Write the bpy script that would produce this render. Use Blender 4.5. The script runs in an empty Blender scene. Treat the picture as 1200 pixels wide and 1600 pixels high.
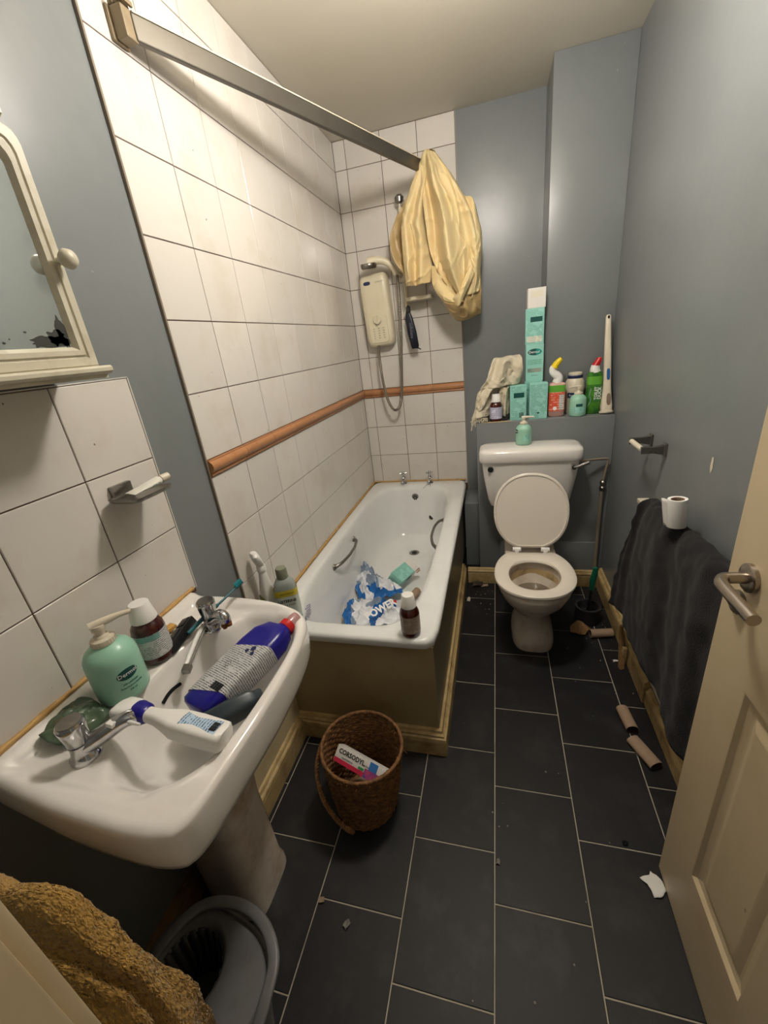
import bpy, bmesh, math, random
from mathutils import Vector, Matrix, noise
random.seed(7)
SC = bpy.context.scene
COL = SC.collection
PI = math.pi

# ------------------------------------------------------------------ camera
cd = bpy.data.cameras.new('camera')
cam = bpy.data.objects.new('camera', cd); COL.objects.link(cam)
def camrot(a, b, c):
    return Matrix.Rotation(c, 3, 'Z') @ Matrix.Rotation(b, 3, 'Y') @ Matrix.Rotation(a, 3, 'X')
cam.matrix_world = Matrix.Translation((0.8796, -0.2441, 1.4721)) @ camrot(*[math.radians(v) for v in (67.756, 6.396, 14.013)]).to_4x4()
cd.sensor_fit = 'VERTICAL'; cd.sensor_height = 36; cd.lens = 640.96/1600*36
cd.clip_start = 0.02
SC.camera = cam
# ------------------------------------------------------------------ light
w = bpy.data.worlds.new('world'); SC.world = w; w.use_nodes = True
w.node_tree.nodes['Background'].inputs[0].default_value = (0.85, 0.85, 0.85, 1)
w.node_tree.nodes['Background'].inputs[1].default_value = 0.12
# the room is lit by the emissive glass globe of its pendant lamp
LAMP_COLOR = (1.0, 0.93, 0.835, 1); LAMP_POWER = 116
def build_lamp():
    o = bpy.data.objects.new('pendant_lamp', None); COL.objects.link(o); o.location = (0.84, 1.05, 2.55)
    m = bpy.data.materials.new('lit_frosted_glass'); m.use_nodes = True; b_ = m.node_tree.nodes['Principled BSDF']
    b_.inputs['Base Color'].default_value = (0.9, 0.88, 0.84, 1); b_.inputs['Emission Color'].default_value = LAMP_COLOR; b_.inputs['Emission Strength'].default_value = LAMP_POWER
    bm_ = bmesh.new(); bmesh.ops.create_icosphere(bm_, subdivisions=3, radius=0.093)
    me = bpy.data.meshes.new('globe'); bm_.to_mesh(me); bm_.free(); me.materials.append(m)
    for p in me.polygons: p.use_smooth = True
    g = bpy.data.objects.new('globe', me); COL.objects.link(g); g.parent = o; g.location = (0, 0, -0.22)
    return o
lampo = build_lamp()
# faint light of the hallway coming through the open door behind the camera
hd = bpy.data.lights.new('hall_light', 'AREA'); hd.shape = 'RECTANGLE'; hd.size = 0.7; hd.size_y = 1.2
hd.energy = 0.7; hd.color = (1.0, 0.93, 0.85)
ho = bpy.data.objects.new('hall_light', hd); COL.objects.link(ho)
ho.location = (0.94, -1.3, 1.9); ho.rotation_euler = (math.radians(75), 0, 0)
vs = SC.view_settings
vs.view_transform = 'Standard'; vs.look = 'None'; vs.gamma = 1; vs.exposure = 0.3
try: vs.use_curve_mapping = False
except Exception: pass

# ------------------------------------------------------------------ materials
def lin(c):
    def f(v):
        v /= 255.0
        return v/12.92 if v <= 0.04045 else ((v+0.055)/1.055)**2.4
    return tuple(f(v) for v in c) + (1,)
def mat(name, col, rough=0.5, metal=0.0, dirt=None, dscale=6, damt=0.5, bump=0.0, bscale=40, rnd=0.0,
        trans=0.0, alpha=1.0, coat=0.0, sheen=0.0, specks=None, sub=0.0, ior=1.45, dlo=0.5, dhi=0.75):
    """procedural principled material; col is sRGB 0-255"""
    m = bpy.data.materials.new(name); m.use_nodes = True
    nt = m.node_tree; N = nt.nodes; L = nt.links
    b = N['Principled BSDF']
    b.inputs['Roughness'].default_value = rough; b.inputs['Metallic'].default_value = metal
    b.inputs['Transmission Weight'].default_value = trans; b.inputs['Alpha'].default_value = alpha
    b.inputs['Coat Weight'].default_value = coat; b.inputs['Sheen Weight'].default_value = sheen
    b.inputs['IOR'].default_value = ior
    if sub: 
        b.inputs['Subsurface Weight'].default_value = sub; b.inputs['Subsurface Scale'].default_value = 0.01
    tc = N.new('ShaderNodeTexCoord'); src = tc.outputs['Object']
    rgb = N.new('ShaderNodeRGB'); rgb.outputs[0].default_value = lin(col); cur = rgb.outputs[0]
    def mix(a, bcol, fac):
        mx = N.new('ShaderNodeMix'); mx.data_type = 'RGBA'
        L.new(fac, mx.inputs[0]); L.new(a, mx.inputs[6]); mx.inputs[7].default_value = bcol
        return mx.outputs[2]
    if rnd:
        oi = N.new('ShaderNodeObjectInfo'); mr = N.new('ShaderNodeMapRange')
        L.new(oi.outputs['Random'], mr.inputs[0]); mr.inputs[3].default_value = 1-rnd; mr.inputs[4].default_value = 1+rnd*0.3
        hs = N.new('ShaderNodeHueSaturation'); L.new(mr.outputs[0], hs.inputs['Value']); L.new(cur, hs.inputs['Color']); cur = hs.outputs[0]
    if dirt:
        n = N.new('ShaderNodeTexNoise'); n.inputs['Scale'].default_value = dscale; n.inputs['Detail'].default_value = 6
        n.inputs['Roughness'].default_value = 0.65
        g = N.new('ShaderNodeNewGeometry') if rnd else None
        L.new(g.outputs['Position'] if rnd else src, n.inputs['Vector'])
        mr = N.new('ShaderNodeMapRange'); mr.inputs[1].default_value = dlo; mr.inputs[2].default_value = dhi
        mr.inputs[4].default_value = damt; L.new(n.outputs['Fac'], mr.inputs[0])
        cur = mix(cur, lin(dirt), mr.outputs[0])
    if specks:
        n = N.new('ShaderNodeTexNoise'); n.inputs['Scale'].default_value = specks[1]; n.inputs['Detail'].default_value = 2
        g = N.new('ShaderNodeNewGeometry'); L.new(g.outputs['Position'], n.inputs['Vector'])
        mr = N.new('ShaderNodeMapRange'); mr.inputs[1].default_value = specks[2]; mr.inputs[2].default_value = specks[2]+0.02
        mr.inputs[4].default_value = 0.8; L.new(n.outputs['Fac'], mr.inputs[0]); cur = mix(cur, lin(specks[0]), mr.outputs[0])
    L.new(cur, b.inputs['Base Color'])
    if bump:
        n = N.new('ShaderNodeTexNoise'); n.inputs['Scale'].default_value = bscale; n.inputs['Detail'].default_value = 4
        L.new(src, n.inputs['Vector']); bp = N.new('ShaderNodeBump'); bp.inputs['Strength'].default_value = bump
        bp.inputs['Distance'].default_value = 0.004; L.new(n.outputs['Fac'], bp.inputs['Height']); L.new(bp.outputs[0], b.inputs['Normal'])
    return m
def print_mat(name, base, ink, lines=260, dens=0.55, horiz='Z', rough=0.45):
    """a label with rows of fine print that cannot be read"""
    m = mat(name, base, rough); nt = m.node_tree; N = nt.nodes; L = nt.links; b = N['Principled BSDF']
    tc = N.new('ShaderNodeTexCoord'); sp = N.new('ShaderNodeSeparateXYZ'); L.new(tc.outputs['Object'], sp.inputs[0])
    mu = N.new('ShaderNodeMath'); mu.operation = 'MULTIPLY'; mu.inputs[1].default_value = lines*1.35*PI; L.new(sp.outputs[horiz], mu.inputs[0])
    si = N.new('ShaderNodeMath'); si.operation = 'SINE'; L.new(mu.outputs[0], si.inputs[0])
    gt = N.new('ShaderNodeMath'); gt.operation = 'GREATER_THAN'; gt.inputs[1].default_value = 0.25; L.new(si.outputs[0], gt.inputs[0])
    n = N.new('ShaderNodeTexNoise'); n.inputs['Scale'].default_value = 520; n.inputs['Detail'].default_value = 1; L.new(tc.outputs['Object'], n.inputs['Vector'])
    g2 = N.new('ShaderNodeMath'); g2.operation = 'GREATER_THAN'; g2.inputs[1].default_value = 0.45; L.new(n.outputs['Fac'], g2.inputs[0])
    n3 = N.new('ShaderNodeTexNoise'); n3.inputs['Scale'].default_value = 34; L.new(tc.outputs['Object'], n3.inputs['Vector'])
    g3 = N.new('ShaderNodeMath'); g3.operation = 'LESS_THAN'; g3.inputs[1].default_value = dens; L.new(n3.outputs['Fac'], g3.inputs[0])
    a = N.new('ShaderNodeMath'); a.operation = 'MULTIPLY'; L.new(gt.outputs[0], a.inputs[0]); L.new(g2.outputs[0], a.inputs[1])
    c = N.new('ShaderNodeMath'); c.operation = 'MULTIPLY'; L.new(a.outputs[0], c.inputs[0]); L.new(g3.outputs[0], c.inputs[1])
    mx = N.new('ShaderNodeMix'); mx.data_type = 'RGBA'; mx.inputs[6].default_value = lin(base); mx.inputs[7].default_value = lin(ink)
    L.new(c.outputs[0], mx.inputs[0]); L.new(mx.outputs[2], b.inputs['Base Color'])
    return m

M = {}
M['blue'] = mat('blue_grey_gloss_paint', (121,125,126), 0.31, dirt=(104,109,111), dscale=2.2, damt=0.5, bump=0.25, bscale=9, specks=((150,150,145), 38, 0.78))
M['ceiling'] = mat('cream_ceiling_paint', (208,202,188), 0.6, dirt=(200,190,168), dscale=1.6, damt=0.4, bump=0.1, bscale=14)
M['tile'] = mat('white_glazed_tile', (214,209,202), 0.16, dirt=(196,185,168), dscale=5, damt=0.55, rnd=0.05, bump=0.12, bscale=7, specks=((70,55,45), 55, 0.765))
M['grout'] = mat('brown_grout', (92,62,48), 0.8, dirt=(64,44,36), dscale=20)
M['dado'] = mat('terracotta_dado', (176,124,84), 0.35, dirt=(146,96,60), dscale=30, damt=0.6, rnd=0.08)
M['slate'] = mat('black_slate_tile', (29,28,30), 0.5, dirt=(58,57,58), dscale=7, damt=0.55, rnd=0.12, bump=0.07, bscale=30, specks=((120,112,104), 42, 0.79))
M['slate'].node_tree.nodes['Principled BSDF'].inputs['Specular IOR Level'].default_value = 0.35
M['fgrout'] = mat('pale_floor_grout', (176,168,150), 0.8, dirt=(110,100,84), dscale=6, damt=0.8)
M['ceramic'] = mat('white_ceramic', (228,224,219), 0.12, dirt=(205,196,184), dscale=6, damt=0.35, coat=0.3, specks=((80,66,54), 60, 0.80))
M['ceramic_dirty'] = mat('stained_ceramic', (218,208,194), 0.18, dirt=(160,130,94), dscale=8, damt=0.75, dlo=0.46, coat=0.2)
M['bath'] = mat('white_enamel', (230,231,230), 0.12, dirt=(212,211,207), dscale=5, damt=0.4, coat=0.3, specks=((120,100,80), 70, 0.80))
M['seat'] = mat('white_plastic_seat', (224,216,204), 0.25, specks=((90,70,50), 50, 0.80))
M['cream'] = mat('yellowed_cream_gloss', (206,190,152), 0.35, dirt=(150,122,76), dscale=5, damt=0.6, bump=0.1, bscale=20, specks=((110,84,56), 36, 0.77))
M['door'] = mat('cream_door_paint', (204,186,152), 0.4, dirt=(186,164,126), dscale=4, damt=0.5, bump=0.15, bscale=25, specks=((120,88,60), 40, 0.78))
M['panel'] = mat('yellowed_bath_panel', (164,146,108), 0.35, dirt=(128,104,66), dscale=3, damt=0.7)
M['skirt'] = mat('worn_cream_skirting', (190,166,116), 0.4, dirt=(112,80,42), dscale=11, damt=0.8, dlo=0.45, dhi=0.7)
M['wood'] = mat('bare_brown_wood', (128,98,62), 0.7, dirt=(80,56,34), dscale=14, damt=0.7)
M['cabinet'] = mat('off_white_cabinet_paint', (202,196,176), 0.4, dirt=(150,138,110), dscale=16, damt=0.5)
M['mirror'] = mat('old_mirror', (206,212,208), 0.08, metal=0.8, dirt=(140,150,148), dscale=14, damt=0.35)
M['tarnish'] = mat('tarnished_silvering', (48,50,46), 0.6)
M['chrome'] = mat('chrome', (200,200,202), 0.13, metal=1.0, dirt=(120,112,104), dscale=30, damt=0.5)
M['dullchrome'] = mat('dull_chrome', (150,146,140), 0.28, metal=1.0, dirt=(90,84,76), dscale=26, damt=0.6)
M['brushed'] = mat('brushed_steel', (170,160,148), 0.3, metal=1.0)
M['limescale'] = mat('brown_limescale', (116,72,34), 0.9, dirt=(60,36,20), dscale=80)
M['alu'] = mat('grey_rail', (104,100,93), 0.38, metal=0.7, dirt=(84,78,70), dscale=8)
M['curtain'] = mat('cream_curtain_plastic', (224,200,152), 0.5, dirt=(204,174,120), dscale=7, damt=0.4, sub=0.15, bump=0.35, bscale=30)
M['shower'] = mat('aged_white_plastic', (218,208,182), 0.3, dirt=(196,182,150), dscale=9, damt=0.4)
M['greyplastic'] = mat('grey_print', (120,118,112), 0.5)
M['navy'] = mat('navy_print', (34,44,84), 0.4)
M['blackplastic'] = mat('black_plastic', (22,22,24), 0.35)
M['black'] = mat('black_void', (8,8,8), 0.9)
M['hose'] = mat('shower_hose_metal', (150,142,130), 0.3, metal=0.8)
M['green'] = mat('mint_green_plastic', (150,198,176), 0.28, dirt=(164,206,188), dscale=8, damt=0.3)
M['mintbox'] = print_mat('mint_carton_print', (152,208,196), (82,150,132), 230, 0.56)
M['mintplain'] = mat('mint_carton', (152,208,196), 0.5)
M['whitecard'] = mat('white_carton', (226,222,216), 0.5)
M['tealdark'] = mat('dark_teal_print', (20,78,72), 0.4)
M['teal'] = mat('teal_print', (30,150,140), 0.4)
M['white'] = mat('white_plastic', (232,230,226), 0.3)
M['offwhite'] = mat('off_white_plastic', (214,204,184), 0.35, dirt=(180,160,130), dscale=20, damt=0.3)
M['amber'] = mat('amber_glass', (64,20,12), 0.1, coat=0.5)
M['amberlabel'] = print_mat('white_printed_label', (206,208,206), (96,104,108), 300, 0.62)
M['bleachblue'] = mat('deep_blue_plastic', (24,18,128), 0.3)
M['bleachlabel'] = print_mat('silver_printed_label', (196,196,196), (58,58,66), 300, 0.62)
M['red'] = mat('red_plastic', (190,24,28), 0.3)
M['clearpink'] = mat('clear_cap_plastic', (240,190,190), 0.15, trans=0.7)
M['flask'] = mat('dark_slate_plastic', (52,62,68), 0.35)
M['orange'] = mat('orange_print', (214,128,90), 0.4)
M['lightblue'] = print_mat('pale_blue_label', (176,200,222), (70,90,120), 260, 0.6, 'Z')
M['ink'] = mat('black_ink', (24,24,28), 0.5)
M['whiteink'] = mat('white_ink', (236,236,234), 0.5)
M['redink'] = mat('red_ink', (200,40,40), 0.5)
M['yellow'] = mat('yellow_plastic', (236,204,24), 0.35)
M['yellowlabel'] = mat('yellow_label', (206,190,60), 0.4)
M['bottlered'] = print_mat('red_orange_label', (222,92,66), (238,190,170), 120, 0.5)
M['lime'] = mat('lime_green_label', (100,170,60), 0.4)
M['tdgreen'] = mat('green_bottle_plastic', (84,150,44), 0.3, dirt=(30,92,36), dscale=26, damt=0.9, dlo=0.4, dhi=0.6)
M['clearblue'] = mat('pale_clear_plastic', (186,196,192), 0.15, trans=0.35)
M['aqua'] = mat('aqua_liquid', (60,160,170), 0.2)
M['olive'] = mat('olive_label', (134,142,60), 0.4)
M['basket'] = mat('brown_wicker', (138,96,54), 0.65, dirt=(66,40,22), dscale=60, damt=0.7, bump=0.6, bscale=160, dlo=0.4, dhi=0.6)
M['baghite'] = mat('crumpled_white_film', (232,234,238), 0.25, dirt=(196,204,216), dscale=30, damt=0.5)
M['bagblue'] = mat('blue_printed_film', (34,104,176), 0.22, dirt=(80,130,190), dscale=30, damt=0.4)
M['bagclear'] = mat('bluish_clear_film', (170,190,214), 0.12, trans=0.5)
M['card'] = mat('cardboard', (158,134,112), 0.8, dirt=(130,106,84), dscale=20)
M['cardin'] = mat('dark_tube_inside', (74,56,42), 0.9)
M['charcoal'] = mat('charcoal_towel', (22,20,23), 0.95, dirt=(32,30,33), dscale=12, damt=0.5, bump=0.6, bscale=240, sheen=0.05)
M['mustard'] = mat('mustard_towel', (172,134,64), 0.95, dirt=(140,100,40), dscale=20, damt=0.5, bump=1.0, bscale=200, sheen=0.3)
M['beigecloth'] = mat('beige_cloth', (206,196,174), 0.9, dirt=(176,164,140), dscale=16, damt=0.5, bump=0.6, bscale=150)
M['bucket'] = mat('grey_bucket_plastic', (112,112,112), 0.4, dirt=(80,76,72), dscale=12, damt=0.6)
M['paper'] = mat('white_paper', (226,224,220), 0.8)
M['caulk'] = mat('yellowed_sealant', (190,150,88), 0.5, dirt=(140,100,50), dscale=30, damt=0.8)
M['brushdark'] = mat('dark_brush_pot', (44,42,44), 0.5)
M['brushgreen'] = mat('green_handle', (18,96,70), 0.3)
M['rust'] = mat('limescale_stain', (140,112,80), 0.7)
M['residue'] = mat('bowl_residue', (196,172,128), 0.4, dirt=(110,80,46), dscale=20, damt=0.8)
M['water'] = mat('water', (150,136,118), 0.03, trans=0.4)
M['pipe'] = mat('painted_copper_pipe', (136,124,108), 0.5, dirt=(150,130,100), dscale=30)
M['pouch'] = mat('green_tinted_film', (96,116,92), 0.18, trans=0.35)
M['toothteal'] = mat('teal_toothbrush', (28,92,104), 0.3)
M['brickgap'] = mat('peeled_plaster', (214,204,180), 0.8)

# ------------------------------------------------------------------ mesh helpers
def tag(o, label=None, cat=None, group=None, kind=None):
    if label: o['label'] = label
    if cat: o['category'] = cat
    if group: o['group'] = group
    if kind: o['kind'] = kind
    return o
def empty(name, loc=(0,0,0), rot=None, label=None, cat=None, group=None, kind=None):
    o = bpy.data.objects.new(name, None); COL.objects.link(o); o.empty_display_size = 0.05
    o.location = loc
    if rot is not None: o.rotation_euler = rot
    return tag(o, label, cat, group, kind)
def axes(zdir, xhint):
    """rotation whose local z runs along zdir and local x near xhint"""
    z = Vector(zdir).normalized(); x = Vector(xhint); x = (x - z*x.dot(z)).normalized(); y = z.cross(x)
    return Matrix((x, y, z)).transposed().to_euler()
class MB:
    def __init__(s): s.v = []; s.f = []; s.mi = []; s.m = 0
    def use(s, k): s.m = k; return s
    def add(s, vs, fs):
        o = len(s.v); s.v += [tuple(p) for p in vs]
        for f in fs: s.f.append(tuple(i+o for i in f)); s.mi.append(s.m)
        return s
    def box(s, a, b, ch=0.0):
        x0,y0,z0 = a; x1,y1,z1 = b
        if not ch:
            return s.add([(x0,y0,z0),(x1,y0,z0),(x1,y1,z0),(x0,y1,z0),(x0,y0,z1),(x1,y0,z1),(x1,y1,z1),(x0,y1,z1)],
                [(0,3,2,1),(4,5,6,7),(0,1,5,4),(1,2,6,5),(2,3,7,6),(3,0,4,7)])
        bm = bmesh.new(); bmesh.ops.create_cube(bm, size=1)
        for v in bm.verts: v.co = Vector(((x0+x1)/2+v.co.x*(x1-x0), (y0+y1)/2+v.co.y*(y1-y0), (z0+z1)/2+v.co.z*(z1-z0)))
        bmesh.ops.bevel(bm, geom=bm.edges[:]+bm.verts[:], offset=ch, segments=2, affect='EDGES', profile=0.6)
        vs = [v.co.copy() for v in bm.verts]; bm.verts.index_update()
        fs = [tuple(v.index for v in f.verts) for f in bm.faces]; bm.free()
        return s.add(vs, fs)
    def rings(s, rs, closed=True, cap0=True, cap1=True):
        n = len(rs[0]); vs = [p for r in rs for p in r]; fs = []
        for i in range(len(rs)-1):
            for j in range(n if closed else n-1):
                k = (j+1) % n
                fs.append((i*n+j, i*n+k, (i+1)*n+k, (i+1)*n+j))
        if closed and cap0: fs.append(tuple(range(n-1, -1, -1)))
        if closed and cap1: fs.append(tuple((len(rs)-1)*n+j for j in range(n)))
        return s.add(vs, fs)
    def lathe(s, prof, n=32, c=(0,0,0), cap0=True, cap1=True, mtx=None):
        rs = []
        for r, z in prof:
            ring = [Vector((r*math.cos(2*PI*j/n), r*math.sin(2*PI*j/n), z)) for j in range(n)]
            if mtx is not None: ring = [mtx @ p for p in ring]
            rs.append([p+Vector(c) for p in ring])
        return s.rings(rs, True, cap0, cap1)
    def loft(s, secs, n=40, cap0=True, cap1=True):
        """secs: (z, hx, hy, exponent, ox, oy)"""
        return s.rings([sel(hx, hy, e, n, ox, oy, z) for z, hx, hy, e, ox, oy in secs], True, cap0, cap1)
    def tube(s, pts, r, n=10, caps=True, smooth=0):
        pts = [Vector(p) for p in pts]
        if smooth: pts = crom(pts, smooth)
        m = len(pts); rr = r if callable(r) else (lambda t: r)
        T = [(pts[min(i+1, m-1)]-pts[max(i-1, 0)]).normalized() for i in range(m)]
        up = Vector((0,0,1)) if abs(T[0].z) < 0.9 else Vector((1,0,0))
        a = (up - T[0]*up.dot(T[0])).normalized(); rs = []
        for i in range(m):
            a = (a - T[i]*a.dot(T[i])).normalized(); b = T[i].cross(a); q = rr(i/(m-1))
            rs.append([pts[i]+a*(q*math.cos(2*PI*j/n))+b*(q*math.sin(2*PI*j/n)) for j in range(n)])
        return s.rings(rs, True, caps, caps)
    def cyl(s, a, b, r, n=20, r2=None):
        a = Vector(a); b = Vector(b); r2 = r if r2 is None else r2
        return s.tube([a, b], lambda t: r+(r2-r)*t, n)
    def sheet(s, ctrl, nu=40, nv=40, disp=None):
        """bicubic surface through a grid of control points, with a displacement fn(u, v, p) -> vector"""
        rows = []
        cols = [crom([Vector(p) for p in row], per=None, count=nu+1) for row in ctrl]
        vs = []
        for j in range(nu+1):
            vs.append(crom([c[j] for c in cols], per=None, count=nv+1))
        out = [[vs[j][i] for j in range(nu+1)] for i in range(nv+1)]
        if disp:
            out = [[p + Vector(disp(j/nu, i/nv, p)) for j, p in enumerate(r)] for i, r in enumerate(out)]
        return s.rings(out, False)
    def build(s, name, mats, parent=None, smooth=None, bevel=0, solid=0, subd=0, tagv=None):
        me = bpy.data.meshes.new(name); me.from_pydata(s.v, [], s.f); me.validate(clean_customdata=False); me.update()
        if not isinstance(mats, (list, tuple)): mats = [mats]
        for m in mats: me.materials.append(m)
        for p, k in zip(me.polygons, s.mi): p.material_index = min(k, len(mats)-1)
        bm = bmesh.new(); bm.from_mesh(me)
        if not getattr(s, 'noweld', False): bmesh.ops.remove_doubles(bm, verts=bm.verts, dist=1e-6)
        bmesh.ops.recalc_face_normals(bm, faces=bm.faces); bm.to_mesh(me); bm.free()
        if smooth is not None:
            for p in me.polygons: p.use_smooth = True
            try: me.set_sharp_from_angle(angle=math.radians(smooth))
            except Exception: pass
        o = bpy.data.objects.new(name, me); COL.objects.link(o)
        if parent: o.parent = parent
        if solid:
            md = o.modifiers.new('s', 'SOLIDIFY'); md.thickness = solid; md.offset = 0
        if bevel:
            md = o.modifiers.new('b', 'BEVEL'); md.width = bevel; md.segments = 2; md.limit_method = 'ANGLE'
        if subd:
            md = o.modifiers.new('d', 'SUBSURF'); md.levels = subd; md.render_levels = subd
        return o
def sel(hx, hy, e, n, ox=0, oy=0, z=0):
    out = []
    for j in range(n):
        t = 2*PI*j/n; c, q = math.cos(t), math.sin(t)
        r = 1/((abs(c)**e+abs(q)**e)**(1/e)) if e else 1
        out.append(Vector((ox+hx*r*c, oy+hy*r*q, z)))
    return out
def crom(P, per=8, count=None):
    n = len(P)
    if n == 2:
        k = count or per+1
        return [P[0].lerp(P[1], i/(k-1)) for i in range(k)]
    tot = (count-1) if count else (n-1)*per
    out = []
    for i in range(tot+1):
        t = i/tot*(n-1); k = min(int(t), n-2); f = t-k
        p0 = P[k-1] if k > 0 else P[0]*2-P[1]; p1 = P[k]; p2 = P[k+1]; p3 = P[k+2] if k+2 < n else P[n-1]*2-P[n-2]
        out.append(0.5*((2*p1)+(-p0+p2)*f+(2*p0-5*p1+4*p2-p3)*f*f+(-p0+3*p1-3*p2+p3)*f**3))
    return out
def text(name, s, size, m, parent, loc=(0,0,0), rot=(PI/2,0,0), wrap=None, sx=1.0, ext=0.0002, shear=0, bold=0):
    """lettering as a thin mesh; wrap=(radius) bends it round the local z axis, facing -y"""
    cu = bpy.data.curves.new('t', 'FONT'); cu.body = s; cu.size = size; cu.align_x = 'CENTER'; cu.align_y = 'CENTER'
    cu.extrude = ext; cu.resolution_u = 2; cu.shear = shear; cu.offset = bold
    to = bpy.data.objects.new('t', cu); COL.objects.link(to)
    dg = bpy.context.evaluated_depsgraph_get(); me = bpy.data.meshes.new_from_object(to.evaluated_get(dg))
    bpy.data.objects.remove(to); bpy.data.curves.remove(cu)
    me.name = name
    R = Matrix.Translation(loc) @ Matrix(((sx,0,0,0),(0,1,0,0),(0,0,1,0),(0,0,0,1)))
    from mathutils import Euler
    R = Matrix.Translation(loc) @ Euler(rot).to_matrix().to_4x4() @ Matrix.Diagonal((sx,1,1,1))
    for v in me.vertices:
        if wrap:
            r, a0 = wrap
            a = a0 + v.co.x*sx/r
            v.co = Vector(loc)+Vector(((r+v.co.z)*math.sin(a), -(r+v.co.z)*math.cos(a), v.co.y))
        else: v.co = R @ v.co
    me.materials.clear(); me.materials.append(m)
    o = bpy.data.objects.new(name, me); COL.objects.link(o); o.parent = parent
    return o
def nz(p, sc, seed=0.0): return noise.noise(Vector((p[0]*sc+seed, p[1]*sc-seed, p[2]*sc+seed*0.5)))

# ------------------------------------------------------------------ room shell
WX, DY, CZ, FY = 1.47, 2.556, 2.55, -0.17
def structure(name, mb, m, **k):
    o = mb.build(name, m, **k); o['kind'] = 'structure'; return o
floor = structure('floor', MB().box((-0.1,-1.6,-0.05),(1.6,2.66,-0.002)), M['fgrout'])
structure('ceiling', MB().box((-0.1,-0.3,CZ),(1.6,2.66,CZ+0.05)), M['ceiling'])
wl = structure('wall_left', MB().box((-0.1,FY-0.12,0),(-0.007,2.66,CZ)), M['blue'])
wb = structure('wall_back', MB().box((-0.1,DY,0),(1.57,2.66,CZ)), M['blue'])
wr = structure('wall_right', MB().box((WX,FY-0.12,0),(1.57,2.66,CZ)), M['blue'])
wf = structure('wall_front', MB().box((-0.1,FY-0.12,0),(0.50,FY,CZ)).box((1.40,FY-0.12,0),(1.57,FY,CZ)).box((0.50,FY-0.12,2.05),(1.40,FY,CZ)), M['blue'])
# boxed-in columns by the back wall
structure('trim_1', MB().box((1.135,2.28,1.01),(WX,DY,CZ), 0.004), M['blue'], smooth=30)            # tall pipe boxing
structure('trim_2', MB().box((0.775,2.09,0),(WX,DY,1.01), 0.006), M['blue'], smooth=30)             # low boxing with the ledge
structure('trim_3', MB().box((0.677,2.28,0),(0.775,DY,0.455), 0.004), M['blue'], smooth=30)         # small step beside the bath
o = MB().box((0.90,2.075,0.06),(1.44,2.09,0.285), 0.003).build('access_panel', M['blue'], smooth=30); o['kind']='structure'; o.name='trim_4'

# ---- tiles: each one a piece of its wall
def tile_mesh(name, wd, ht, th, gap, m, ch=0.0012):
    """tile in local XY, facing +Z"""
    a, b = wd/2-gap, ht/2-gap; mb = MB()
    r = lambda d, z: [(-a+d,-b+d,z),(a-d,-b+d,z),(a-d,b-d,z),(-a+d,b-d,z)]
    mb.rings([r(0,0), r(0,th-ch), r(ch,th)], True, False, True)
    me = bpy.data.meshes.new(name); me.from_pydata(mb.v, [], mb.f); me.materials.append(m); me.update(); return me
TM = {}
def put_tile(parent, frame, u0, u1, v0, v1, th, m, gap=0.0014, name='tile', jit=0.0012):
    """frame: function (u, v, n) -> world point; n out of the wall"""
    key = (round(u1-u0,4), round(v1-v0,4), th, m.name)
    if key not in TM: TM[key] = tile_mesh(name, u1-u0, v1-v0, th, gap, m)
    o = bpy.data.objects.new(name, TM[key]); COL.objects.link(o); o.parent = parent
    c = Vector(frame((u0+u1)/2, (v0+v1)/2, 0)); ux = Vector(frame((u0+u1)/2+1, (v0+v1)/2, 0))-c; vy = Vector(frame((u0+u1)/2, (v0+v1)/2+1, 0))-c
    n = Vector(frame((u0+u1)/2, (v0+v1)/2, 1))-c
    R = Matrix((ux, vy, n)).transposed()
    j = Matrix.Rotation(random.uniform(-jit,jit), 3, 'X') @ Matrix.Rotation(random.uniform(-jit,jit), 3, 'Y')
    o.matrix_world = Matrix.Translation(c) @ (R @ j).to_4x4()
    return o
TP = 0.2045; TH = 0.203
fl = lambda u, v, n: (-0.0065+n, u, v)          # left wall: u = Y, v = Z, n = X   (mirrored pair kept right-handed below)
fbk = lambda u, v, n: (u, DY-0.0005-n, v)       # back wall
structure_z = [0.532, 0.735, 0.938, 1.141]
rowsZ = [(0.505,0.735),(0.735,0.938),(0.938,1.141),(1.196,1.398),(1.398,1.601),(1.601,1.804),(1.804,2.007),(2.007,2.21),(2.21,2.413),(2.413,2.549)]
MB().box((-0.0069,0.832,0.45),(-0.0035,2.5555,2.5499)).build('grout', M['grout'], wl)
MB().box((0,2.5525,0.45),(0.686,2.5559,2.5499)).build('grout', M['grout'], wb)
y = 0.832; k = 0
while y < 2.549:
    y1 = min(y+TP, 2.549)
    for z0, z1 in rowsZ: put_tile(wl, fl, y, y1, z0, z1, 0.0065, M['tile'])
    y = y1
xs = [0.0, 0.0705, 0.275, 0.4795, 0.684]
for a, b in zip(xs, xs[1:]):
    for z0, z1 in rowsZ: put_tile(wb, fbk, a, b, z0, z1, 0.0060, M['tile'])
MB().box((-0.0069,0.826,0.45),(0.0015,0.8315,2.5499)).build('tile_edging', mat('dark_edging',(132,120,106),0.4), wl)
MB().box((0.6845,2.548,0.45),(0.689,2.5559,2.5499)).build('tile_edging', mat('pale_edging',(150,146,138),0.4), wb)
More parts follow.
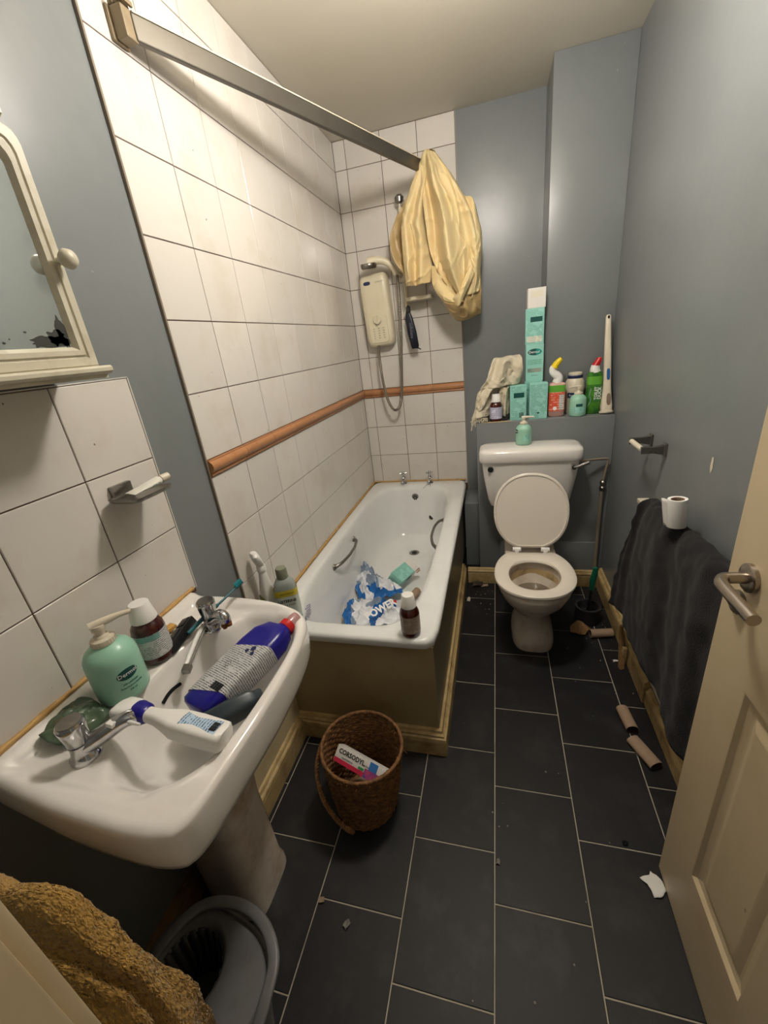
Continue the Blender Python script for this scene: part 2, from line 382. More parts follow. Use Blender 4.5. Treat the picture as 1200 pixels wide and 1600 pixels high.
# splashback above the basin
MB().box((-0.0069,-0.165,0.845),(-0.0035,0.6335,1.4665)).build('grout', M['grout'], wl)
for a, b in [(-0.165,0.0225),(0.0225,0.227),(0.227,0.4315),(0.4315,0.6335)]:
    for z0, z1 in [(0.858,1.061),(1.061,1.2635),(1.2635,1.4665)]: put_tile(wl, fl, a, b, z0, z1, 0.0065, M['tile'])
MB().box((-0.0069,0.634,0.858),(0.0,0.637,1.4695)).box((-0.0069,-0.165,1.467),(0.0,0.637,1.4695)).build('tile_edging', M['tile'], wl)
# dado of rounded terracotta pieces
def dado_piece(L):
    mb = MB(); prof = [(0,0),(0.006,0.001),(0.0085,0.006),(0.006,0.011),(0.0115,0.0145),(0.0175,0.022),(0.0195,0.031),(0.0175,0.040),(0.011,0.047),(0.008,0.049),(0.0085,0.052),(0,0.0535)]
    mb.rings([[(-L/2+0.0008, a, z) for a, z in prof],[(L/2-0.0008, a, z) for a, z in prof]], True)
    return mb
y = 0.832
dl = structure('trim_5', MB().box((-0.0069,0.832,1.141),(-0.001,2.55,1.196)), M['grout'])
db = structure('trim_6', MB().box((0.0,2.5500,1.141),(0.684,2.5559,1.196)), M['grout'])
while y < 2.54:
    y1 = min(y+TP, 2.549); o = dado_piece(y1-y).build('dado_tile', M['dado'], dl, smooth=40)
    o.rotation_euler = (0,0,-PI/2); o.location = (-0.001, (y+y1)/2, 1.1418); y = y1
for a, b in zip(xs, xs[1:]):
    o = dado_piece(b-a).build('dado_tile', M['dado'], db, smooth=40); o.rotation_euler = (0,0,PI); o.location = ((a+b)/2, 2.550, 1.1418)
# floor tiles in staggered columns
ffl = lambda u, v, n: (u, v, -0.002+n)
FH = 0.3354
for x0, x1, off in [(-0.007,0.118,0.30),(0.118,0.367,0.135),(0.367,0.616,0.001),(0.616,0.865,0.2097),(0.865,1.114,0.0833),(1.114,1.363,0.2909),(1.363,1.4695,0.165)]:
    y = off-FH*2
    while y < 2.55:
        y0, y1 = max(y, FY-0.12), min(y+FH, 2.555)
        if y1-y0 > 0.02: put_tile(floor, ffl, x0, x1, y0, y1, 0.002, M['slate'], gap=0.0017, jit=0.0004)
        y += FH

# ---- skirtings with a moulded top
def skirting(name, a, b, h=0.105, t=0.022, nrm=(0,-1), m=None, seed=0, mit=(0,0)):
    """runs a->b on the floor, nrm points into the room"""
    a = Vector((a[0],a[1],0)); b = Vector((b[0],b[1],0)); n = Vector((nrm[0],nrm[1],0)); d = (b-a).normalized()
    prof = [(0,0),(t*0.9,0),(t*0.9,h*0.66),(t*0.74,h*0.70),(t*0.95,h*0.74),(t*1.0,h*0.79),(t*0.86,h*0.84),(t*0.5,h*0.88),(t*0.55,h*0.92),(t*0.34,h*0.98),(0,h)]
    mb = MB(); R = []
    for e, p0 in ((0, a), (1, b)):
        R.append([p0 + n*q + Vector((0,0,z)) + d*(mit[e]*q) for q, z in prof])
    mb.rings(R, True)
    o = mb.build(name, m or M['skirt'], smooth=25); o['kind'] = 'structure'; return o
skirting('baseboard_back', (0.70,2.075), (1.468,2.075))
skirting('baseboard_right', (WX,2.07), (WX,1.20), nrm=(-1,0), h=0.125, t=0.026)
skirting('baseboard_right', (WX,1.195), (WX,0.30), nrm=(-1,0), h=0.085, t=0.018)
skirting('baseboard_left', (-0.006,0.36), (-0.006,-0.168), nrm=(1,0), m=M['wood'])

# ------------------------------------------------------------------ bath
BX, BY = 0.341, 1.698
bath = empty('bathtub', (0,0,0), label='long white enamel bath against the tiled wall with rubbish inside', cat='bathtub')
def bring(hx, hy, e, ox, oy, z): return sel(hx, hy, e, 128, ox, oy, z)
R = [bring(0.330,0.844,22,BX,BY,0.492), bring(0.337,0.851,22,BX,BY,0.498), bring(0.339,0.853,20,BX,BY,0.518), bring(0.335,0.849,20,BX,BY,0.529), bring(0.325,0.839,20,BX,BY,0.532),
     bring(0.285,0.790,7,0.333,1.69,0.531), bring(0.271,0.772,5.5,0.330,1.685,0.529), bring(0.262,0.760,5,0.328,1.683,0.522), bring(0.257,0.752,4.6,0.327,1.681,0.505),
     bring(0.250,0.738,4.3,0.327,1.682,0.45), bring(0.240,0.70,4.1,0.327,1.70,0.35), bring(0.228,0.655,4,0.327,1.725,0.25),
     bring(0.215,0.62,4,0.327,1.745,0.20), bring(0.19,0.58,3.8,0.327,1.755,0.175), bring(0.15,0.53,3.5,0.327,1.76,0.166), bring(0.08,0.40,3,0.327,1.80,0.163), bring(0.02,0.1,2,0.327,1.95,0.162)]
MB().rings(R, True, False, True).build('tub', M['bath'], bath, smooth=60)
# front and side panels with moulded plinth
pf = MB().box((0.02,0.862,0.10),(0.664,0.870,0.494)).build('front_panel', M['panel'], bath)
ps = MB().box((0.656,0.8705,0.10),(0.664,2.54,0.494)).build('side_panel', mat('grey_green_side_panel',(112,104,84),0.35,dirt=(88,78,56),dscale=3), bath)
def plinth(name, a, b, n, mit):
    a = Vector((a[0],a[1],0)); b = Vector((b[0],b[1],0)); n = Vector(n); d = (b-a).normalized()
    prof = [(-0.004,0),(0.026,0),(0.026,0.066),(0.023,0.070),(0.027,0.076),(0.025,0.084),(0.017,0.088),(0.020,0.095),(0.013,0.102),(0.010,0.112),(-0.004,0.114)]
    MB().rings([[p0+n*q+Vector((0,0,z))+d*(mit[e]*q) for q, z in prof] for e, p0 in ((0,a),(1,b))], True).build(name, M['skirt'], bath, smooth=25)
plinth('plinth', (0.02,0.861), (0.664,0.861), (0,-1,0), (0,1))
plinth('plinth', (0.664,0.861), (0.664,2.10), (1,0,0), (-1,0))
# sealant, taps, waste, grips
MB().tube([(0.004,0.85,0.534),(0.004,1.5,0.535),(0.005,2.0,0.534),(0.006,2.543,0.534)], lambda t: 0.006+0.001*math.sin(t*40), 8, smooth=8).tube([(0.006,2.545,0.534),(0.3,2.545,0.535),(0.67,2.545,0.534)], 0.006, 8, smooth=6).build('sealant', M['caulk'], bath, smooth=60)
for x in (0.236, 0.426):
    t = MB()
    t.lathe([(0.022,0),(0.022,0.006),(0.016,0.012),(0.013,0.03),(0.015,0.04),(0.010,0.045),(0.008,0.06),(0.012,0.066),(0.010,0.078),(0.004,0.084)], 20, (x,2.502,0.532))
    t.tube([(x,2.502,0.558),(x,2.482,0.560),(x,2.462,0.552),(x,2.458,0.540)], 0.0115, 12, smooth=5)
    tp = t.build('bath_tap', M['chrome'], bath, smooth=50)
    h = MB()
    for a in (0.3, 0.3+PI/2): h.cyl((x-0.027*math.cos(a),2.502-0.027*math.sin(a),0.608),(x+0.027*math.cos(a),2.502+0.027*math.sin(a),0.608),0.0055,10)
    h.lathe([(0.011,0.602),(0.012,0.612),(0.008,0.618),(0.001,0.620)], 14, (x,2.502,0))
    h.build('crosshead', M['chrome'], tp, smooth=50)
ov = Matrix.Rotation(math.radians(82), 4, 'X')
MB().lathe([(0.0,0.004),(0.010,0.0045),(0.022,0.004),(0.029,0.002),(0.031,-0.004)], 24, (0.325,2.424,0.450), mtx=ov).build('overflow', M['dullchrome'], bath, smooth=50)
hm = MB()
for k in range(6): hm.lathe([(0.005,0.0052),(0.0049,0.0056)], 8, Vector((0.325,2.424,0.450))+ov.to_3x3()@Vector((0.0125*math.cos(k*PI/3),0.0125*math.sin(k*PI/3),0)), mtx=ov)
hm.build('overflow_holes', M['black'], bath)
MB().lathe([(0.030,0.0),(0.034,0.003),(0.030,0.005),(0.022,0.003),(0.019,0.0012)], 28, (0.345,2.14,0.1625), cap0=False).build('waste', M['dullchrome'], bath, smooth=50)
MB().lathe([(0.0185,0.0),(0.0185,0.0025)], 24, (0.345,2.14,0.1625)).lathe([(0.008,0.003),(0.007,0.005)], 14, (0.345,2.14,0.1625)).build('waste_grate', M['blackplastic'], bath, smooth=50)
ch = MB().tube([(0.345,2.430,0.468),(0.37,2.435,0.50),(0.40,2.445,0.527),(0.424,2.466,0.552)], 0.0014, 6, smooth=8)
ch.tube([(0.432,2.462,0.548),(0.434,2.446,0.528),(0.434,2.425,0.48),(0.436,2.412,0.39),(0.436,2.405,0.325)], 0.0014, 6, smooth=8)
ch.build('plug_chain', M['dullchrome'], bath, smooth=60)
pm = Matrix.Rotation(math.radians(62), 4, 'X')
MB().lathe([(0.021,0.0),(0.023,0.006),(0.021,0.010)], 24, (0.437,2.395,0.312), mtx=pm).build('plug', M['offwhite'], bath, smooth=40)
MB().lathe([(0.018,0.0102),(0.018,0.0112)], 24, (0.437,2.395,0.312), mtx=pm).build('plug_top', M['blackplastic'], bath, smooth=40)
for sx, xa, ya, yb, zz in ((1,0.083,1.44,1.76,0.455),(-1,0.573,1.665,2.03,0.455)):
    g = MB(); d = 0.042*sx
    pts = [(xa,ya,zz),(xa+d*0.6,ya+0.035,zz+0.006),(xa+d,ya+0.11,zz+0.010),(xa+d*1.05,(ya+yb)/2,zz+0.012),(xa+d,yb-0.11,zz+0.010),(xa+d*0.6,yb-0.035,zz+0.006),(xa,yb,zz)]
    g.tube(pts, lambda t: 0.0075+0.004*abs(2*t-1)**3, 12, smooth=8)
    for yy in (ya,yb): g.lathe([(0.018,-0.004),(0.016,0.003)], 16, (xa,yy,zz), mtx=Matrix.Rotation(PI/2*sx,4,'Y'))
    g.build('grip_handle', M['dullchrome'], bath, smooth=50)

# ------------------------------------------------------------------ basin
basin = empty('pedestal_basin', (0,0,0), label='white ceramic basin on a pedestal under the mirror cabinet', cat='basin')
CXb, CYb = 0.24, 0.315
OB = [Vector((0.0,0.045+0.561*k/12,0)) for k in range(12)] + crom([Vector(p+(0,)) for p in [(0.0,.606),(.09,.610),(.175,.609),(.26,.601),(.325,.584),(.375,.560),(.410,.522),(.430,.46),(.440,.38),(.444,.30),(.443,.22),(.439,.135),(.434,.07),(.425,.040),(.405,.024),(.340,.016),(.20,.022),(.10,.033),(0,.045)]], 16)[:-1]
_L = [0.0]
for _a, _b in zip(OB, OB[1:]+OB[:1]): _L.append(_L[-1]+(_b-_a).length)
def out_b(t):
    s_ = (t/(2*PI) % 1.0)*_L[-1]
    for i in range(len(OB)):
        if _L[i+1] >= s_: return OB[i].lerp(OB[(i+1) % len(OB)], (s_-_L[i])/max(1e-9, _L[i+1]-_L[i]))
    return OB[0].copy()
def sstep(a, b, x): t = max(0, min(1, (x-a)/(b-a))); return t*t*(3-2*t)
def zb(x, y):
    d = ((abs(x-0.272)/0.148)**3.0 + (abs(y-0.315)/0.240)**3.0)**(1/3.0)
    # tap platforms bulge into the bowl corners
    for ty in (0.105, 0.50): d += 0.30*math.exp(-(((x-0.165)/0.045)**2 + ((y-ty)/0.05)**2))
    z = 0.852
    tray = sstep(0.030,0.045,x)*(1-sstep(0.40,0.42,x))
    side = sstep(0.05,0.075,y)*(1-sstep(0.555,0.585,y))
    z -= 0.014*tray*side*(1-sstep(0.30,0.36,x))
    z += 0.012*(1-sstep(0.012,0.034,x))
    if d < 1.03:
        q = sstep(1.03, 0.90, d)*0.022 + sstep(1.0, 0.60, d)*0.086 + sstep(0.75, 0.0, d)*0.034
        z -= q
    return z
rings = []; NB = 160
for i in range(1, 53):
    rho = i/52
    ring = []
    for j in range(NB):
        p = out_b(2*PI*j/NB); x = CXb+(p.x-CXb)*rho; yv = CYb+(p.y-CYb)*rho
        zz = zb(x, yv)
        if rho > 0.955: zz -= 0.007*((rho-0.955)/0.045)**2
        ring.append(Vector((x, yv, zz)))
    rings.append(ring)
for sc_, z in [(1.004,0.841),(1.006,0.832),(1.003,0.80),(0.998,0.775),(0.985,0.757),(0.955,0.746),(0.88,0.738),(0.75,0.722),(0.5,0.69),(0.36,0.665)]:
    ring = []
    for j in range(NB):
        p = out_b(2*PI*j/NB); xx = CXb+(p.x-CXb)*sc_
        back = 0
        xx = xx if sc_ > 0.99 else max(0.0, xx - (1-sc_)*0.19)
        ring.append(Vector((max(-0.004, xx), CYb+(p.y-CYb)*sc_, z)))
    rings.append(ring)
bmb = MB().rings(rings, True, True, True)
bmb.build('bowl', M['ceramic'], basin, smooth=70)
# pedestal
MB().loft([(0.0,0.092,0.090,5,0.140,0.335),(0.03,0.091,0.089,5,0.140,0.335),(0.06,0.088,0.085,4.4,0.140,0.333),(0.35,0.088,0.084,4.2,0.143,0.325),(0.60,0.096,0.094,4,0.155,0.318),(0.70,0.12,0.12,4,0.17,0.315)], 48).build('pedestal', M['ceramic_dirty'], basin, smooth=40)
MB().tube([(0.004,0.05,0.868),(0.004,0.2,0.867),(0.005,0.4,0.866),(0.004,0.615,0.866)], lambda t: 0.0065+0.0015*math.sin(t*31), 8, smooth=8).build('sealant', M['caulk'], basin, smooth=60)
# overflow slot and waste
MB().tube([(x_, y_, zb(x_, y_)+0.0015) for x_, y_ in ((0.150,0.288),(0.148,0.308),(0.148,0.326),(0.150,0.346))], 0.0042, 8, smooth=6).build('overflow_slot', M['black'], basin, smooth=60)
MB().lathe([(0.024,0.0),(0.026,0.004),(0.020,0.005),(0.016,0.001)], 24, (0.255,0.285,zb(0.255,0.285)-0.001), cap0=False).lathe([(0.0165,0.0),(0.0165,0.0025)], 20, (0.255,0.285,zb(0.255,0.285))).build('waste', M['blackplastic'], basin, smooth=40)
def basin_tap(x, y, ang, ln, crust):
    t = MB(); z0 = 0.838
    t.lathe([(0.026,0),(0.026,0.006),(0.021,0.012),(0.018,0.030),(0.019,0.036)], 24, (x,y,z0))
    c, s_ = math.cos(ang), math.sin(ang)
    P = [Vector((x-0.004*c,y-0.004*s_,z0+0.020)),Vector((x+ln*0.35*c,y+ln*0.35*s_,z0+0.034)),Vector((x+ln*0.75*c,y+ln*0.75*s_,z0+0.050)),Vector((x+ln*c,y+ln*s_,z0+0.048)),Vector((x+ln*1.06*c,y+ln*1.06*s_,z0+0.036))]
    t.tube(P, lambda u: 0.0180-0.0045*u, 14, smooth=6)
    o = t.build('tap', M['chrome'], basin, smooth=50)
    MB().lathe([(0.015,0.034),(0.019,0.040),(0.023,0.074),(0.0235,0.080),(0.021,0.084)], 24, (x,y,z0)).build('tap_head', M['chrome'], o, smooth=40)
    MB().lathe([(0.0205,0.0841),(0.0195,0.086),(0.001,0.087)], 24, (x,y,z0)).build('tap_cap', M['dullchrome'], o, smooth=40)
    if crust:
        q = MB()
        for k in range(9):
            a = P[4]+Vector((random.uniform(-.008,.008),random.uniform(-.008,.008),random.uniform(-.012,.002)))
            q.lathe([(0.001,-0.006),(0.006,-0.003),(0.006,0.003),(0.001,0.006)], 7, a)
        q.build('limescale_crust', M['limescale'], o)
basin_tap(0.150, 0.118, 0.62, 0.100, False)
basin_tap(0.160, 0.485, -0.25, 0.058, True)
# limescale run down the bowl
# ------------------------------------------------------------------ boxing under basin
bxg = structure('trim_7', MB().box((-0.006,0.36,0.0),(0.085,0.858,0.305),0.002).box((-0.006,0.36,0.305),(0.098,0.858,0.317),0.002), M['cream'], smooth=30)
o = skirting('baseboard_left', (0.085,0.360), (0.085,0.834), nrm=(1,0), h=0.115)

# ------------------------------------------------------------------ toilet
toi = empty('toilet', (1.045,1.50,0), label='white close toilet with raised lid at the far end', cat='toilet')
toi['label'] = 'white toilet with raised lid standing before the grey boxing'
o_ = toi
P = MB()
P.loft([(0.0,0.100,0.165,3.2,0.005,0.115),(0.012,0.102,0.168,3.2,0.005,0.115),(0.05,0.098,0.160,3,0.005,0.115),(0.10,0.076,0.145,2.8,0.003,0.12),(0.16,0.060,0.135,2.6,0,0.12),(0.21,0.074,0.155,2.4,0,0.10),
        (0.26,0.115,0.178,2.2,0,0.06),(0.31,0.145,0.192,2.2,0,0.03),(0.36,0.163,0.201,2.2,0,0.012),(0.392,0.170,0.204,2.2,0,0.010),(0.400,0.166,0.200,2.2,0,0.010),(0.400,0.125,0.150,2.2,0,0.0),(0.385,0.118,0.140,2.2,0,0.0),
        (0.34,0.112,0.132,2.2,0,0.0),(0.29,0.085,0.10,2.2,0,0.01),(0.25,0.055,0.07,2.1,0,0.02),(0.22,0.035,0.05,2,0,0.03)], 56)
bw = P.build('pan', M['ceramic_dirty'], o_, smooth=50)
MB().box((-0.13,0.14,0.22),(0.13,0.47,0.395),0.03).build('pan_shelf', M['ceramic_dirty'], o_, smooth=40)
MB().loft([(0.2955,0.0885,0.105,2.2,0,0.01),(0.2960,0.01,0.01,2.2,0,0.01)], 40).build('water', M['water'], o_, smooth=60)
# stains inside the pan
q = MB(); n_ = 48
ra, rb = [], []
for j in range(20):
    t = PI*(0.08+0.84*j/19); w_ = 0.010+0.009*abs(nz((j*0.3,0,0),1.7,3))
    ra.append(Vector((0.1145*math.cos(t), 0.1345*math.sin(t), 0.352+w_))); rb.append(Vector((0.1085*math.cos(t), 0.128*math.sin(t)+0.001, 0.328-w_*1.4)))
q.rings([ra, rb], False); q.build('residue', M['residue'], o_, smooth=60)
def seat_out(t, hx, hf, hb, back):
    c, s_ = math.cos(t), math.sin(t)
    r = 1/((abs(c)**2.15+abs(s_)**2.15)**(1/2.15))
    return (hx*r*c, min((hb if s_ > 0 else hf)*r*s_, back))
def seat_ring(n, hx, hf, hb, back, z, oy): 
    return [Vector((seat_out(2*PI*j/n,hx,hf,hb,back)[0], oy+seat_out(2*PI*j/n,hx,hf,hb,back)[1], z)) for j in range(n)]
S = MB(); n = 72; oy = -0.005
A = [seat_ring(n,0.172,0.186,0.245,0.195,0.402,oy), seat_ring(n,0.179,0.193,0.255,0.200,0.408,oy), seat_ring(n,0.178,0.192,0.255,0.200,0.417,oy), seat_ring(n,0.168,0.182,0.24,0.192,0.423,oy),
     seat_ring(n,0.124,0.140,0.135,0.3,0.421,oy), seat_ring(n,0.114,0.131,0.126,0.3,0.416,oy), seat_ring(n,0.112,0.129,0.124,0.3,0.407,oy), seat_ring(n,0.118,0.134,0.13,0.3,0.402,oy)]
A.append(A[0]); S.rings(A, True, False, False).build('seat', M['seat'], o_, smooth=50)
# lid leaning against the cistern
lid = MB(); Ls = []
def lid_ring(k, d):
    out = []
    for j in range(72):
        t = 2*PI*j/72; c, s_ = math.cos(t), math.sin(t); r = 1/((abs(c)**2.2+abs(s_)**2.2)**(1/2.2))
        out.append((0.180*k*r*c, max(-0.187*k, 0.196*k*r*s_), d))
    return out
for k, d in [(0.96,-0.006),(1.0,-0.004),(1.0,0.006),(0.97,0.010),(0.94,0.0105),(0.93,0.0065),(0.5,0.0072),(0.02,0.0078)]: Ls.append([Vector(p) for p in lid_ring(k, d)])
LM = Matrix.Translation((0,0.275,0.612)) @ Matrix.Rotation(math.radians(78),4,'X') 
lid.rings([[LM @ p for p in r] for r in Ls], True, True, True)
lid.build('lid', M['seat'], o_, smooth=45)
for sx in (-0.068, 0.068):
    MB().cyl((sx-0.020,0.210,0.432),(sx+0.020,0.210,0.432),0.0105,16).box((sx-0.010,0.195,0.400),(sx+0.010,0.225,0.430),0.003).build('hinge', M['white'], o_, smooth=40)
# cistern
C_ = MB().loft([(0.575,0.185,0.060,5,0,0.495),(0.582,0.200,0.075,5,0,0.490),(0.62,0.212,0.085,5,0,0.488),(0.75,0.232,0.094,6,0,0.485),(0.842,0.242,0.098,6,0,0.482)], 64)
C_.build('cistern', M['ceramic'], o_, smooth=45)
MB().loft([(0.838,0.250,0.104,7,0,0.480),(0.850,0.254,0.108,7,0,0.478),(0.885,0.254,0.108,6,0,0.478),(0.898,0.248,0.102,6,0,0.478),(0.905,0.232,0.088,5,0,0.478),(0.909,0.15,0.05,3,0,0.478)], 64).build('cistern_lid', M['ceramic'], o_, smooth=45)
MB().lathe([(0.001,0.004),(0.012,0.004),(0.015,0.001),(0.015,-0.004)], 20, (-0.195,0.386,0.805), mtx=Matrix.Rotation(PI/2,4,'X')).build('blanking_plug', M['blackplastic'], o_, smooth=40)
MB().cyl((0.205,0.395,0.808),(0.205,0.360,0.810),0.012,18).tube([(0.205,0.366,0.810),(0.225,0.352,0.818),(0.268,0.340,0.840)], lambda t: 0.007+0.002*t, 12, smooth=6).build('flush_lever', M['chrome'], o_, smooth=50)
# supply pipe in the corner
pp = empty('supply_pipe', (0,0,0), label='painted supply pipe with a valve in the corner right of the toilet', cat='pipe')
MB().tube([(1.285,1.99,0.800),(1.36,2.03,0.795),(1.43,2.055,0.79),(1.445,2.06,0.778),(1.438,2.06,0.72),(1.432,2.062,0.665)], 0.0065, 10, smooth=6).tube([(1.430,2.063,0.62),(1.43,2.066,0.40),(1.430,2.062,0.135)], 0.0095, 12, smooth=4).build('pipe', M['pipe'], pp, smooth=60)
MB().lathe([(0.013,0),(0.015,0.006),(0.015,0.018),(0.011,0.024),(0.011,0.034),(0.014,0.038),(0.014,0.050),(0.009,0.056)], 12, (1.431,2.063,0.612)).build('valve', M['dullchrome'], pp, smooth=30)

# ------------------------------------------------------------------ ceiling lamp (above the view)
tag(lampo, 'frosted globe lamp hanging on a short cord from the ceiling', 'lamp')
MB().lathe([(0.045,0),(0.045,-0.012),(0.018,-0.028),(0.001,-0.028)], 28).build('ceiling_rose', M['white'], lampo, smooth=40)
MB().cyl((0,0,-0.028),(0,0,-0.112),0.003,8).build('cord', M['white'], lampo)
MB().lathe([(0.006,-0.105),(0.022,-0.112),(0.024,-0.130),(0.020,-0.134)], 20).build('lamp_holder', M['white'], lampo, smooth=40)

# ------------------------------------------------------------------ shower rail and curtain
A = Vector((0.035,0.955,2.248)); B = Vector((0.585,2.535,2.290)); dd = (B-A).normalized()
rl = empty('shower_rail', A, label='grey metal curtain rail running from the tiled wall over the bath', cat='rail')
sd = dd.cross(Vector((0,0,1))).normalized()
def prism(mb, a, b, wx, hz, tilt=0.0):
    s1 = (sd*math.cos(tilt)+Vector((0,0,1))*math.sin(tilt)); u1 = dd.cross(s1)*-1
    out = []
    for p in (a, b): out.append([p-s1*wx-u1*hz, p+s1*wx-u1*hz, p+s1*wx+u1*hz, p-s1*wx+u1*hz])
    mb.rings(out, True); return mb
pr = MB(); prism(pr, Vector((0,0,0)), B-A, 0.009, 0.026)
pr.build('rail', M['alu'], rl, bevel=0.003)
pr = MB(); prism(pr, (B-A)*0.002+Vector((0,0,0.0275)), (B-A)*0.999+Vector((0,0,0.0275)), 0.010, 0.0018); pr.build('rail_edge', M['shower'], rl)
b = MB().box((-0.0345,-0.040,-0.034),(-0.026,0.010,0.032),0.003).box((-0.028,-0.032,-0.030),(0.006,0.006,0.030),0.004)
for k in range(4): b.box((-0.026+0.012*k,-0.033,0.031),(-0.020+0.012*k,0.000,0.040))
b.build('wall_bracket', mat('brown_bracket',(140,124,98),0.5,dirt=(110,90,64),dscale=30), rl)
MB().box((0.535,1.574,0.015),(0.575,1.592,0.070),0.003).build('end_bracket', M['shower'], rl)

cu = MB(); cu.noweld = True
def fold(k, amp, ph=0, sc=9, na=0.012, tw=0):
    def f(u, v, p):
        e = min(1, v*2.5+0.12)
        w_ = u + 0.16*nz((u*1.3, v*1.8, ph), 1.0, ph) + 0.07*math.sin(2.6*v+ph)
        a = amp*e*(math.sin(2*PI*k*w_+ph+tw*v)*0.9 + 0.3*math.sin(2*PI*k*1.63*w_+ph*2+1.3+2.5*v))
        q = (p.x+0.10*nz(p,5,ph+1)+0.12*p.z, p.y, p.z*0.22)
        c = 1-abs(nz(q, 13, ph+2)); c2 = 1-abs(nz((p.x*0.6+p.z*0.8,p.y,p.z*0.7-p.x*0.5), 12, ph+5))
        n = 0.016*(c**8-0.3)*e + 0.012*(c2**14)*e + na*0.4*nz(p, sc*0.6, ph)
        return (0.10*a+0.004*nz(p,9,ph+7), -a-n, 0.1*n)
    return f
Y = 2.36
# back translucent flap on the left
cu.use(1).sheet([[(0.52,Y+.02,2.28),(0.53,Y+.02,2.28),(0.55,Y+.02,2.28)],[(0.40,Y+.03,2.14),(0.44,Y+.04,2.14),(0.50,Y+.03,2.13)],[(0.325,Y+.01,2.02),(0.38,Y+.05,2.0),(0.45,Y+.03,1.98)],[(0.335,Y,1.90),(0.38,Y+.03,1.88),(0.44,Y+.02,1.86)],[(0.405,Y+.02,1.80),(0.43,Y+.02,1.79),(0.46,Y+.02,1.78)]], 20, 34, fold(0.8,0.010))
# front left fold ending in a straight hem
cu.use(0).sheet([[(0.525,Y-.04,2.300),(0.55,Y-.05,2.310),(0.575,Y-.05,2.300)],[(0.455,Y-.03,2.18),(0.52,Y-.07,2.19),(0.56,Y-.02,2.18)],[(0.405,Y-.02,2.06),(0.47,Y-.06,2.05),(0.545,Y-.01,2.04)],[(0.395,Y-.03,1.92),(0.47,Y-.05,1.91),(0.555,Y-.02,1.90)],[(0.400,Y-.04,1.80),(0.47,Y-.06,1.80),(0.545,Y-.03,1.80)],[(0.402,Y-.03,1.755),(0.47,Y-.05,1.755),(0.535,Y-.03,1.757)]], 50, 60, fold(1.5,0.030,0.6,7,0.016))
# big right mass
cu.sheet([[(0.535,Y-.05,2.315),(0.575,Y-.07,2.325),(0.61,Y-.05,2.310)],[(0.525,Y-.06,2.19),(0.61,Y-.13,2.22),(0.705,Y-.03,2.18)],[(0.53,Y-.04,2.04),(0.66,Y-.14,2.05),(0.785,Y-.01,2.03)],[(0.545,Y-.03,1.90),(0.67,Y-.15,1.89),(0.800,Y-.01,1.88)],[(0.60,Y-.04,1.77),(0.69,Y-.15,1.75),(0.795,Y-.01,1.74)],[(0.68,Y-.03,1.66),(0.715,Y-.10,1.63),(0.765,Y-.01,1.65)]], 90, 90, fold(2.1,0.042,2.1,6,0.020,1.2))
# rolled edges inside the pocket
cu.sheet([[(0.545,Y-.02,1.84),(0.57,Y-.05,1.83),(0.60,Y-.03,1.86)],[(0.55,Y-.04,1.74),(0.60,Y-.08,1.73),(0.645,Y-.06,1.77)],[(0.60,Y-.06,1.66),(0.65,Y-.12,1.66),(0.70,Y-.08,1.70)],[(0.66,Y-.07,1.625),(0.70,Y-.10,1.635),(0.73,Y-.06,1.66)]], 24, 30, fold(0.9,0.014,1,9))
cu.sheet([[(0.655,Y-.08,1.64),(0.70,Y-.14,1.62),(0.78,Y-.10,1.76)],[(0.66,Y-.11,1.655),(0.715,Y-.16,1.675),(0.765,Y-.12,1.79)],[(0.67,Y-.08,1.665),(0.70,Y-.10,1.70),(0.75,Y-.08,1.80)]], 26, 16, fold(0.5,0.008,1,9))
cu.sheet([[(0.735,Y-.02,2.12),(0.775,Y-.05,2.10),(0.80,Y-.01,2.03)],[(0.75,Y-.05,1.95),(0.785,Y-.08,1.95),(0.815,Y-.01,1.94)],[(0.745,Y-.06,1.82),(0.785,Y-.09,1.81),(0.808,Y-.01,1.80)],[(0.70,Y-.08,1.68),(0.75,Y-.10,1.665),(0.800,Y-.01,1.68)]], 22, 50, fold(0.9,0.012,3,8))
# outer thin swag along the bottom
cu.use(1).sheet([[(0.55,Y+.0,1.82),(0.62,Y-.04,1.76),(0.70,Y-.06,1.72),(0.80,Y,1.86)],[(0.56,Y-.01,1.73),(0.62,Y-.09,1.655),(0.71,Y-.11,1.625),(0.808,Y,1.74)],[(0.59,Y,1.665),(0.645,Y-.07,1.60),(0.725,Y-.08,1.580),(0.806,Y,1.618)],[(0.620,Y+.02,1.600),(0.675,Y-.02,1.548),(0.740,Y-.03,1.550),(0.802,Y+.02,1.572)]], 50, 24, fold(1.2,0.008,1,9,0.01))
M['curtain_thin'] = mat('thin_curtain_plastic', (214,186,132), 0.35, trans=0.35, dirt=(190,158,100), dscale=9, bump=0.4, bscale=30)
o = cu.build('shower_curtain', [M['curtain'], M['curtain_thin']], None, smooth=70, solid=0.0015)
tag(o, 'bunched cream shower curtain hanging from the far end of the rail', 'curtain')
# knot of curtain over the rail end
MB().sheet([[(0.515,Y-.02,2.262),(0.530,Y-.045,2.262),(0.56,Y-.06,2.25)],[(0.525,Y-.0,2.305),(0.545,Y-.06,2.325),(0.575,Y-.07,2.325)],[(0.55,Y+.04,2.315),(0.57,Y+.03,2.335),(0.60,Y+.03,2.330)],[(0.56,Y+.05,2.27),(0.58,Y+.05,2.27),(0.62,Y+.05,2.26)]], 20, 20, fold(1,0.006)).build('top_hem', M['curtain'], o, smooth=70, solid=0.0015)

